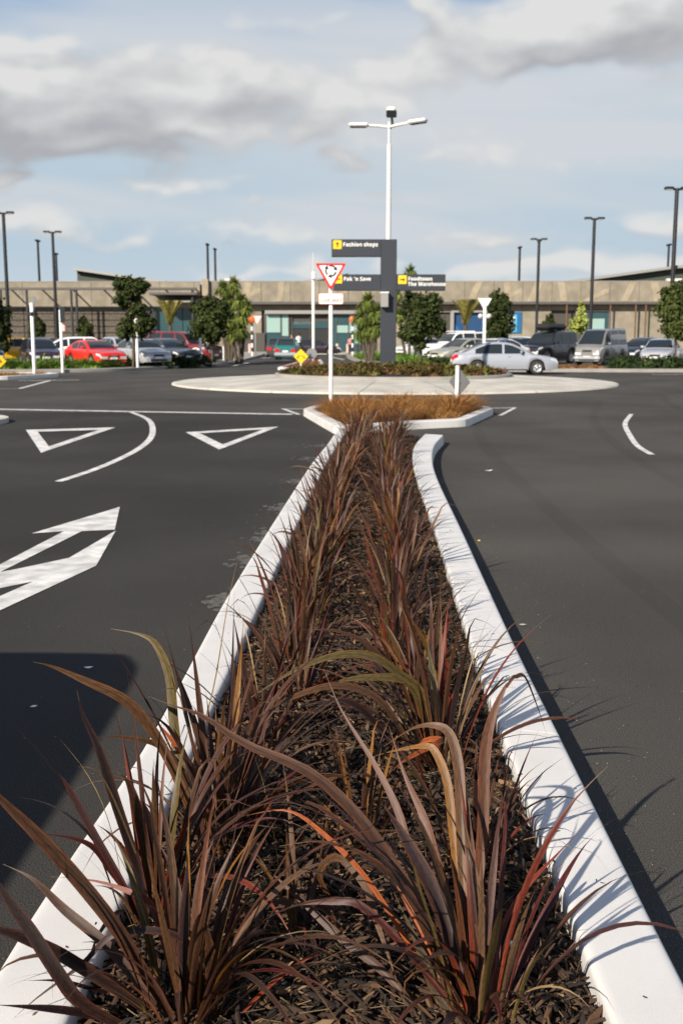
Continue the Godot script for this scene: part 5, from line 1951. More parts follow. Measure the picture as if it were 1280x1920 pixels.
	part("bumper", box_of(Vector3(0, 0.42, -2.19), Vector3(1.5, 0.16, 0.1), 0.03), M.paint_silver, o)
	for g in [-1.0, 1.0]:
		s = st()
		lathe(s, [Vector2(0, 0.02), Vector2(0.07, 0.015), Vector2(0.07, 0)], Vector3(g * 0.55, 0.42, -2.245), Basis(Vector3.RIGHT, -PI / 2), 12)
		part("fog_lamp", s, M.head_lamp, o)
	o = car("saloon_car", "silver mauve saloon facing out behind the dark shrubs and the thin tree trunk", P(17.35, 58.6, y), Vector2(-0.42, 0.91), SALOON.merged({"long": 4.5, "wide": 1.72}, true), M.paint_silver, right)
	for g in [-1.0, 1.0]:
		part("indicator", box_of(Vector3(g * 0.45, 0.36, -2.27), Vector3(0.22, 0.07, 0.03), 0.01), M.amber_lamp, o)
	car("hatchback_car", "dark hatchback glimpsed between the pale van and the silver mauve saloon", P(18.9, 68.0, y), Vector2(-0.7, 0.7), HATCH, M.paint_black, right)
	car("saloon_car", "white saloon cut off by the edge of the photo behind the silver mauve one", P(21.5, 62.5, y), Vector2(-0.42, 0.91), SALOON, M.paint_white, right)
	car("wagon_car", "white wagon parked deep in the car park behind the leafy tree", P(12.9, 84.0, y), Vector2(-0.9, 0.4), WAGON, M.paint_white, right)
	# on the entry road
	o = car("wagon_car", "teal wagon driving away up the entry road, red tail lamps showing", P(-3.95, 80.0, 0.0), Vector2(0.04, -1), WAGON, M.paint_teal, "cars on the entry road")
	part("bumper", box_of(Vector3(0, 0.42, 2.31), Vector3(1.6, 0.22, 0.12), 0.04), M.paint_silver, o)
	car("wagon_car", "dark wagon in front of the teal wagon, its pale side lamp catching the sun", P(-5.3, 88.5, 0.0), Vector2(-0.05, -1), WAGON, M.paint_dark_grey, "cars on the entry road")
	car("saloon_car", "dark plum saloon crossing in front of the entrance glass", P(-2.4, 96.0, 0.0), Vector2(1, 0.05), SALOON, M.paint_plum, "cars on the entry road")
	# stands beside the camera, out of the picture; its shadow lies on the road
	car("waiting_van", "grey van stopped beside the planted median, only its shadow on the road in view", P(-3.62, 1.95, 0.0), Vector2(0.01, -1), VAN, M.paint_grey, "")


# ------------------------------------------------------------------ people
# one continuous skin: tapered capsules joined by a smooth minimum and meshed as surface nets
func figure(bones: Array, cell: float, k: float) -> SurfaceTool:
	var lo := Vector3(9, 9, 9)
	var hi := -lo
	for b in bones:
		for e in [0, 1]:
			lo = lo.min(b[e] - Vector3.ONE * (b[2 + e] + 0.08))
			hi = hi.max(b[e] + Vector3.ONE * (b[2 + e] + 0.08))
	var n := Vector3i(((hi - lo) / cell).ceil()) + Vector3i.ONE
	var f := PackedFloat32Array()
	f.resize(n.x * n.y * n.z)
	var id := func(x: int, y: int, z: int) -> int: return x + n.x * (y + n.y * z)
	for z in n.z:
		for y in n.y:
			for x in n.x:
				var p := lo + Vector3(x, y, z) * cell
				var d := 1.0
				for b in bones:
					var ab: Vector3 = b[1] - b[0]
					var t := clampf((p - b[0]).dot(ab) / maxf(ab.length_squared(), 1e-6), 0.0, 1.0)
					var q: float = p.distance_to(b[0] + ab * t) - lerpf(b[2], b[3], t)
					var h := maxf(k - absf(d - q), 0.0) / k
					d = minf(d, q) - h * h * k * 0.25
				f[id.call(x, y, z)] = d
	var verts := {}
	var s := st()
	s.set_smooth_group(0)
	for z in n.z - 1:
		for y in n.y - 1:
			for x in n.x - 1:
				var sum := Vector3.ZERO
				var c := 0
				for e in [[0, 0, 0, 0], [0, 1, 0, 0], [0, 0, 1, 0], [0, 1, 1, 0], [1, 0, 0, 0], [1, 1, 0, 0], [1, 0, 0, 1], [1, 1, 0, 1], [2, 0, 0, 0], [2, 0, 1, 0], [2, 0, 0, 1], [2, 0, 1, 1]]:
					var a: Vector3i
					var b: Vector3i
					if e[0] == 0:
						a = Vector3i(0, e[1], e[2]); b = Vector3i(1, e[1], e[2])
					elif e[0] == 1:
						a = Vector3i(e[1], 0, e[3]); b = Vector3i(e[1], 1, e[3])
					else:
						a = Vector3i(e[2], e[3], 0); b = Vector3i(e[2], e[3], 1)
					var fa: float = f[id.call(x + a.x, y + a.y, z + a.z)]
					var fb: float = f[id.call(x + b.x, y + b.y, z + b.z)]
					if (fa < 0.0) != (fb < 0.0):
						sum += Vector3(a).lerp(Vector3(b), fa / (fa - fb))
						c += 1
				if c > 0:
					verts[Vector3i(x, y, z)] = lo + (Vector3(x, y, z) + sum / c) * cell
	for v in verts:
		for ax in 3:
			var e := Vector3i.ZERO
			e[ax] = 1
			var fa: float = f[id.call(v.x, v.y, v.z)]
			var w: Vector3i = v + e
			var fb: float = f[id.call(w.x, w.y, w.z)]
			if (fa < 0.0) == (fb < 0.0):
				continue
			var u := Vector3i.ZERO
			u[(ax + 1) % 3] = -1
			var t := Vector3i.ZERO
			t[(ax + 2) % 3] = -1
			if verts.has(v + u) and verts.has(v + t) and verts.has(v + u + t):
				quad(s, verts[v], verts[v + u], verts[v + u + t], verts[v + t], Vector3(e) * (1.0 if fa < 0.0 else -1.0))
	return s


func limb_tube(a: Vector3, b: Vector3, r0: float, r1: float) -> SurfaceTool:
	var s := st()
	tube(s, [a, a.lerp(b, 0.5), b], [r0, lerpf(r0, r1, 0.5), r1], 10)
	return s


func person(label: String, at: Vector3, turn: float, shirt: Color, trousers: Color, hair: Color, stride: float, height := 1.72) -> void:
	var o := thing("person", label, "person", at, turn, "people near the entrance")
	var hip := Vector3(0, 0.90, 0)
	var kl := Vector3(-0.09, 0.49, -stride * 0.5)
	var fl := Vector3(-0.09, 0.07, -stride * 0.75)
	var kr := Vector3(0.09, 0.49, stride * 0.25)
	var fr := Vector3(0.09, 0.08, stride * 0.85)
	var bones := [
		[Vector3(0, 0.95, 0), Vector3(0, 1.15, 0), 0.125, 0.12], [Vector3(0, 1.15, 0), Vector3(0, 1.36, 0), 0.12, 0.135], [Vector3(-0.15, 1.38, 0), Vector3(0.15, 1.38, 0), 0.065, 0.065],
		[Vector3(0, 1.38, 0), Vector3(0, 1.52, 0.01), 0.06, 0.05], [Vector3(0, 1.58, -0.01), Vector3(0, 1.66, 0), 0.078, 0.092], [Vector3(0, 1.585, -0.09), Vector3(0, 1.575, -0.10), 0.015, 0.014],
		[Vector3(-0.09, 0.92, 0), kl, 0.088, 0.06], [kl, fl, 0.058, 0.038], [fl, fl + Vector3(0, -0.03, -0.17), 0.042, 0.032],
		[Vector3(0.09, 0.92, 0), kr, 0.088, 0.06], [kr, fr, 0.058, 0.038], [fr, fr + Vector3(0, -0.03, -0.17), 0.042, 0.032],
		[Vector3(-0.19, 1.37, 0), Vector3(-0.24, 1.11, stride * 0.2), 0.05, 0.038], [Vector3(-0.24, 1.11, stride * 0.2), Vector3(-0.23, 0.88, -stride * 0.05), 0.038, 0.027], [Vector3(-0.23, 0.88, -stride * 0.05), Vector3(-0.22, 0.78, -stride * 0.12), 0.032, 0.02],
		[Vector3(0.19, 1.37, 0), Vector3(0.24, 1.11, -stride * 0.2), 0.05, 0.038], [Vector3(0.24, 1.11, -stride * 0.2), Vector3(0.23, 0.89, -stride * 0.45), 0.038, 0.027], [Vector3(0.23, 0.89, -stride * 0.45), Vector3(0.22, 0.79, -stride * 0.55), 0.032, 0.02],
	]
	var skin: Material = mat("skin", Color(0.42, 0.26, 0.18), 0.6) if not M.has("skin") else M.skin
	var body := part("body", figure(bones, 0.035, 0.05), skin, o)
	# clothes follow the body and end at neckline, cuffs, waist and hems
	var s := st()
	lathe(s, [Vector2(0.150, 0.90), Vector2(0.148, 1.05), Vector2(0.150, 1.2), Vector2(0.172, 1.34), Vector2(0.15, 1.42), Vector2(0.07, 1.465)], Vector3.ZERO, Basis().scaled(Vector3(1.12, 1, 0.88)), 18)
	for g in [-1.0, 1.0]:
		var el := Vector3(g * 0.24, 1.11, g * -stride * 0.2)
		tube(s, [Vector3(g * 0.12, 1.40, 0), Vector3(g * 0.19, 1.37, 0), el.lerp(Vector3(g * 0.19, 1.37, 0), 0.25)], [0.07, 0.068, 0.058], 10)
	part("shirt", s, cloth("shirt", shirt), o)
	s = st()
	lathe(s, [Vector2(0.135, 0.80), Vector2(0.158, 0.86), Vector2(0.156, 0.96), Vector2(0.145, 1.0)], Vector3.ZERO, Basis().scaled(Vector3(1.12, 1, 0.88)), 18)
	tube(s, [Vector3(-0.088, 0.92, 0), kl, fl + Vector3(0, 0.03, 0)], [0.10, 0.076, 0.06], 10)
	tube(s, [Vector3(0.088, 0.92, 0), kr, fr + Vector3(0, 0.03, 0)], [0.10, 0.076, 0.06], 10)
	part("trousers", s, cloth("trousers", trousers), o)
	s = st()
	lathe(s, [Vector2(0.085, -0.09), Vector2(0.104, -0.03), Vector2(0.104, 0.04), Vector2(0.07, 0.09), Vector2(0, 0.11)], Vector3(0, 1.665, 0.022), Basis(Vector3.RIGHT, 0.3), 14)
	part("hair", s, cloth("hair", hair), o)
	for g in [-1.0, 1.0]:
		part("eye", box_of(Vector3(g * 0.032, 1.635, -0.083), Vector3(0.02, 0.01, 0.012), 0.003), M.sign_black, o)
	o.scale = Vector3.ONE * height / 1.77


func cloth(called: String, c: Color) -> StandardMaterial3D:
	return mat(called + str(M.size()), c, 0.8)


func people() -> void:
	person("person with dark hair in a white top walking beside the teal wagon", P(-3.55, 90.0, 0.14), 0.6, Color(0.72, 0.72, 0.72), Color(0.02, 0.02, 0.022), Color(0.015, 0.012, 0.01), 0.25, 1.85)
	person("person in a dark brown top seen above the teal wagon's roof", P(-4.6, 100.2, 0.15), 2.6, Color(0.10, 0.05, 0.045), Color(0.03, 0.03, 0.035), Color(0.04, 0.02, 0.012), 0.2)
	person("person in a pinkish top standing by the eastern striped beacon", P(0.72, 86.8, 0.14), 0.4, Color(0.48, 0.22, 0.22), Color(0.025, 0.022, 0.025), Color(0.03, 0.02, 0.014), 0.15, 1.62)
	person("person in a light green top behind the eastern striped beacon", P(1.3, 90.0, 0.14), -0.8, Color(0.10, 0.42, 0.25), Color(0.03, 0.035, 0.05), Color(0.05, 0.035, 0.02), 0.25)


# ------------------------------------------------------------------ bronze flax
var TONES := {
	"brown": Color(0.090, 0.043, 0.026), "copper": Color(0.140, 0.055, 0.030), "purple": Color(0.047, 0.025, 0.024), "dark": Color(0.036, 0.022, 0.025), "red": Color(0.26, 0.050, 0.028),
	"orange": Color(0.46, 0.115, 0.030), "amber": Color(0.27, 0.125, 0.025), "olive": Color(0.125, 0.098, 0.032), "sage": Color(0.21, 0.20, 0.12), "tan": Color(0.165, 0.098, 0.060),
	"straw": Color(0.46, 0.34, 0.17), "maroon": Color(0.095, 0.024, 0.024), "plum": Color(0.080, 0.039, 0.034), "bronze": Color(0.135, 0.070, 0.032), "olivedark": Color(0.075, 0.058, 0.032), "yellowolive": Color(0.27, 0.21, 0.035),
}
var COMMON := ["brown", "copper", "brown", "plum", "maroon", "brown", "bronze", "tan", "plum", "purple", "copper", "brown", "amber", "plum", "brown", "olive", "purple", "bronze", "red", "tan"]


func spline(pts: Array, t: float) -> Vector3:
	var f := t * (pts.size() - 1)
	var i := mini(int(f), pts.size() - 2)
	var a: Vector3 = pts[i]
	var b: Vector3 = pts[i + 1]
	var pre: Vector3 = pts[i - 1] if i > 0 else a * 2.0 - b
	var post: Vector3 = pts[i + 2] if i + 2 < pts.size() else b * 2.0 - a
	return a.cubic_interpolate(b, pre, post, f - i)


# a strap leaf: folded along its keel near the base, flatter further up, running out to a point
func leaf(pts: Array, width: float, tone: Color, fold := 0.55, twist := 0.0, n := 16, dry_tip := 0.0, roll := 0.0, face := Vector3.ZERO) -> ArrayMesh:
	var s := st()
	s.set_smooth_group(0)
	var line := []
	for i in n + 1:
		line.append(spline(pts, float(i) / n))
	var t0: Vector3 = (line[1] - line[0]).normalized()
	var away: Vector3 = line[n] - line[0]
	away.y = 0.0
	if away.length() < 0.05:
		away = Vector3(0.3, 0, 1)
	var side: Vector3 = away.normalized().cross(Vector3.UP).rotated(t0, roll)
	var prev := []
	var edge := tone.lerp(Color(0.40, 0.12, 0.04), 0.25)
	var dry := Color(0.34, 0.22, 0.11)
	for i in n + 1:
		var u := float(i) / n
		var t: Vector3 = (line[mini(i + 1, n)] - line[maxi(i - 1, 0)]).normalized()
		if face != Vector3.ZERO:
			var want := t.cross(face)
			if want.length() > 0.25:
				want = want.normalized()
				if i == 0:
					side = want
				elif want.dot(side) < 0.0:
					want = -want
				side = side.lerp(want, 0.6)
		side = (side - t * side.dot(t)).normalized()
		var sd := side.rotated(t, twist * u * u)
		var nr := sd.cross(t)
		var w := width * 0.5 * lerpf(0.62, 1.0, smoothstep(0.0, 0.35, u)) * (1.0 - smoothstep(0.45, 1.0, u) ** 1.25 * 0.985)
		var f := fold * (1.0 - 0.72 * smoothstep(0.0, 0.7, u))
		var row := []
		for k in 5:
			var o := (k - 2) * 0.5
			row.append(line[i] + sd * o * w * sqrt(maxf(1.0 - f * f * 0.5, 0.3)) + nr * absf(o) * w * f)
		var here: Color = tone.lerp(tone * 1.15 + Color(0.015, 0.004, 0.0), 1.0 - smoothstep(0.0, 0.4, u))
		if dry_tip > 0.0:
			here = here.lerp(dry, smoothstep(1.0 - dry_tip, 1.0, u))
		var cols := [edge.lerp(here, 0.35), here, here * 0.86, here, edge.lerp(here, 0.35)]
		if i > 0:
			for k in 4:
				var q := [[prev[0][k], prev[1][k], k * 0.25, (i - 1.0) / n], [prev[0][k + 1], prev[1][k + 1], (k + 1) * 0.25, (i - 1.0) / n], [row[k + 1], cols[k + 1], (k + 1) * 0.25, u], [row[k], cols[k], k * 0.25, u]]
				for c in [0, 2, 1, 0, 3, 2]:
					s.set_color(q[c][1])
					s.set_uv(Vector2(q[c][2], q[c][3] * 2.0))
					s.add_vertex(q[c][0])
		prev = [row, cols]
	return done(s)


func random_leaf(r: RandomNumberGenerator, base: Vector3, a: float, lean: float, bend: float, long: float) -> Array:
	var pts := [base]
	var p := base
	var az := a
	var n := 6
	var kink := r.randf() < 0.12
	for i in n:
		var t := (i + 0.5) / n
		var th := lean + bend * pow(t, 1.8)
		if kink and i == n - 1:
			th += 1.2
		az += r.randf_range(-0.10, 0.10)
		p += Vector3(cos(az) * sin(th), cos(th), sin(az) * sin(th)) * long / n
		p.y = maxf(p.y, 0.02)
		pts.append(p)
	return pts


func fill_plant(o: Node3D, sd: int, count: int, tall: float, base_y := 0.0, fan := TAU, fan0 := 0.0, width := 1.0) -> void:
	var r := RandomNumberGenerator.new()
	r.seed = sd
	for k in count:
		var inner := k < count * 0.55
		var a := fan0 + fan * (k * 0.618 - floorf(k * 0.618)) + r.randf_range(-0.3, 0.3)
		var base := Vector3(cos(a), 0, sin(a)) * r.randf_range(0.01, 0.09) + Vector3(0, base_y, 0)
		var lean := r.randf_range(0.05, 0.30) if inner else r.randf_range(0.3, 0.8)
		var bend := r.randf_range(0.1, 1.1) if inner else r.randf_range(0.7, 2.2)
		var long := tall * (r.randf_range(0.72, 1.15) if inner else r.randf_range(0.5, 1.0))
		var tone: Color = TONES[COMMON[r.randi() % COMMON.size()]] * r.randf_range(0.6, 1.1)
		var w := r.randf_range(0.015, 0.031) * width
		if tone.r > 0.2 and tone.g < 0.08:
			tone = tone * 0.6
		if r.randf() < 0.07:
			tone = TONES.straw * 0.8
			w *= 0.35
		part("leaf", leaf(random_leaf(r, base, a, lean, bend, long), w, tone, r.randf_range(0.35, 0.75), r.randf_range(-1.4, 1.4), 13, r.randf_range(0.02, 0.2) if r.randf() < 0.6 else 0.0, r.randf_range(-0.5, 0.5)), M.flax_leaf, o)


func flax() -> void:
	var group := "bronze flax planted in two rows along the median"
	var near := {
		"A": ["lowest dark bronze flax, sprawling over the kerb of the marked lane", Vector3(-0.38, 0.1, -2.36), 34, 31],
		"C": ["small dark flax with stiff upright purple blades and torn tips beside the kerb's fine joint", Vector3(-0.54, 0.1, -2.83), 22, 32],
		"B": ["tall bronze flax whose wide olive leaf arches over the kerb of the marked lane", Vector3(-0.40, 0.1, -3.25), 38, 33],
		"D": ["large copper flax with glowing orange leaves and one broken bent tip over the kerb", Vector3(0.34, 0.1, -2.38), 36, 34],
		"E": ["flax with one broad sage green blade and leaves arching across the mulch", Vector3(0.38, 0.1, -3.9), 42, 35],
	}
	for key in near:
		var q: Array = near[key]
		var at: Vector3 = q[1]
		var o := thing("flax_plant", q[0], "flax", at, 0.0, group)
		var r := RandomNumberGenerator.new()
		r.seed = q[3]
		for l in STANDOUT[key]:
			var pts := []
			for i in range(2, l.size(), 3):
				pts.append(P(l[i], l[i + 2], l[i + 1]) - at)
			var tone: Color = TONES[l[0]] * r.randf_range(0.9, 1.1) * (0.70 if key in ["A", "C"] else 0.84)
			var dry: float = 0.10 if l[1] > 0.012 else 0.0
			part("leaf", leaf(pts, l[1] * 0.86, tone, 0.38, r.randf_range(-0.25, 0.25), 22, dry, 0.0, Vector3(r.randf_range(-0.7, 0.5), r.randf_range(0.3, 0.9), 1.0).normalized()), M.flax_leaf, o)
		fill_plant(o, q[3] * 7, q[2], 0.62 if key in ["A", "D"] else 0.7, 0.0, TAU, 0.0, 0.78)
	# low arching blades that cross the middle of the bed
	for o in get_children():
		if String(o.name).begins_with("flax_plant"):
			var r2 := RandomNumberGenerator.new()
			r2.seed = int(o.position.z * -1000.0)
			var inward := 0.0 if o.position.x < 0.0 else PI
			for k in 13:
				var a := inward + r2.randf_range(-1.0, 1.0)
				var base := Vector3(cos(a) * 0.05, 0, sin(a) * 0.05)
				var tone: Color = TONES[COMMON[r2.randi() % COMMON.size()]] * r2.randf_range(0.55, 0.95)
				part("leaf", leaf(random_leaf(r2, base, a, r2.randf_range(0.25, 0.65), r2.randf_range(1.1, 1.9), r2.randf_range(0.5, 0.85)), r2.randf_range(0.012, 0.024), tone, 0.4, r2.randf_range(-1.0, 1.0), 16, 0.15, 0.0), M.flax_leaf, o)
	for q in [[0.06, 3.25, 26, 41, "thin young flax in the middle of the bed between the big clumps"], [0.42, 3.1, 30, 42, "slender maroon flax right behind the copper flax, close to the kerb"], [-0.12, 2.75, 16, 43, "sparse flax seedling in the mulch between the two lowest clumps"]]:
		var o := thing("flax_plant", q[4], "flax", P(q[0], q[1], 0.1), 0.0, group)
		fill_plant(o, q[3], q[2], 0.5, 0.0, TAU, 0.0, 0.6)
	# the rest of the two rows: six plants, repeated with a turn
	var kinds := []
	var l := even(IN_L, 60)
	var r := even(IN_R, 60)
	var ordinal := ["first", "second", "third", "fourth", "fifth", "sixth", "seventh", "eighth", "ninth", "tenth", "eleventh", "twelfth", "thirteenth", "fourteenth", "fifteenth", "sixteenth", "seventeenth", "eighteenth", "nineteenth", "twentieth", "twenty-first", "twenty-second", "twenty-third", "twenty-fourth", "twenty-fifth", "twenty-sixth", "twenty-seventh", "twenty-eighth", "twenty-ninth", "thirtieth"]
	for side in 2:
		var d := 4.1 if side == 0 else 4.75
		var i := 0
		while d < 18.6:
			var f := clampf((d + 3.0) / 21.3, 0.0, 1.0) * 60.0
			var j := mini(int(f), 59)
			var e := (0.24 if side == 0 else 0.70) + rnd(-0.06, 0.06)
			var v := l[j].lerp(l[j + 1], f - j).lerp(r[j].lerp(r[j + 1], f - j), e)
			var at := P(v.x, v.y, 0.10)
			var label := "bronze flax, %s along its row from the camera, beside the %s" % [ordinal[i], "marked lane's kerb" if side == 0 else "kerb with leaf shadows"]
			if kinds.size() < 7:
				var o := thing("flax_plant", label, "flax", at, rnd(0, TAU), group)
				fill_plant(o, 500 + kinds.size(), 28, 0.62, 0.0, TAU, 0.0, 0.85)
				kinds.append(o)
			else:
				var o := copy_of(kinds[rng.randi() % kinds.size()], at, rnd(0, TAU), label)
				o.scale = Vector3.ONE * rnd(0.85, 1.08)
			d += rnd(0.50, 0.74) * (1.0 - 0.012 * d)
			i += 1


# ------------------------------------------------------------------ scraps on the road
func scraps() -> void:
	for q in [[1.91, 13.8, "white paper scrap lying alone on the road east of the median", 0.13, "sign_white"], [1.18, 9.0, "tiny yellow scrap on the road close to the kerb with leaf shadows", 0.03, "sign_yellow"], [1.10, 6.3, "small yellow curled leaf on the road below the kerb", 0.045, "paint_champagne"], [-1.34, 5.45, "pale scrap on the shaded road, closer to the edge of the shadow", 0.05, "sign_white"], [-1.46, 4.85, "pale scrap deep in the shadow on the road", 0.04, "sign_white"]]:
		var p := PackedVector2Array()
		for k in 9:
			var a := TAU * k / 9
			p.append(Vector2(cos(a) * q[3] * 0.5, sin(a) * q[3] * 0.2) * rnd(0.6, 1.2))
		var s := st()
		var m := 9
		for k in m:
			var a := p[k]
			var b := p[(k + 1) % m]
			tri(s, Vector3(0, 0.012, 0), Vector3(a.x, 0.003 + absf(a.x) * 0.25, a.y), Vector3(b.x, 0.003 + absf(b.x) * 0.25, b.y), Vector3.UP)
			tri(s, Vector3(0, 0.002, 0), Vector3(a.x, 0.003 + absf(a.x) * 0.25, a.y), Vector3(b.x, 0.003 + absf(b.x) * 0.25, b.y), Vector3.DOWN)
		var o := part("litter_scrap", s, M[q[4]])
		o.position = P(q[0], q[1], 0.006)
		o.rotation.y = rnd(-0.4, 0.4)
		tag(o, q[2], "litter")
	for q in [[0.46, 2.66, "white pebble on the mulch beside the copper flax, nearer the kerb"], [0.37, 3.05, "white pebble on the mulch behind the copper flax's bent leaf"]]:
		var s := st()
		lathe(s, [Vector2(0, -0.3), Vector2(0.35, -0.2), Vector2(0.5, 0.0), Vector2(0.36, 0.22), Vector2(0, 0.3)], Vector3.ZERO, Basis().scaled(Vector3(0.028, 0.02, 0.018)), 10)
		var o := part("pebble", s, M.sign_white)
		o.position = P(q[0], q[1], 0.125)
		tag(o, q[2], "pebble")
	var g := thing("grass_tuft", "small bright green grass tuft in the mulch beside the kerb of the marked lane", "grass tuft", P(-0.47, 2.38, 0.1))
	var r := RandomNumberGenerator.new()
	r.seed = 9
	for k in 12:
		part("leaf", leaf(random_leaf(r, Vector3(r.randf_range(-0.015, 0.015), 0, r.randf_range(-0.015, 0.015)), r.randf_range(0, TAU), 0.2, 0.7, r.randf_range(0.03, 0.07)), 0.003, Color(0.10, 0.20, 0.03), 0.3, 0.0, 6), M.flax_leaf, g)


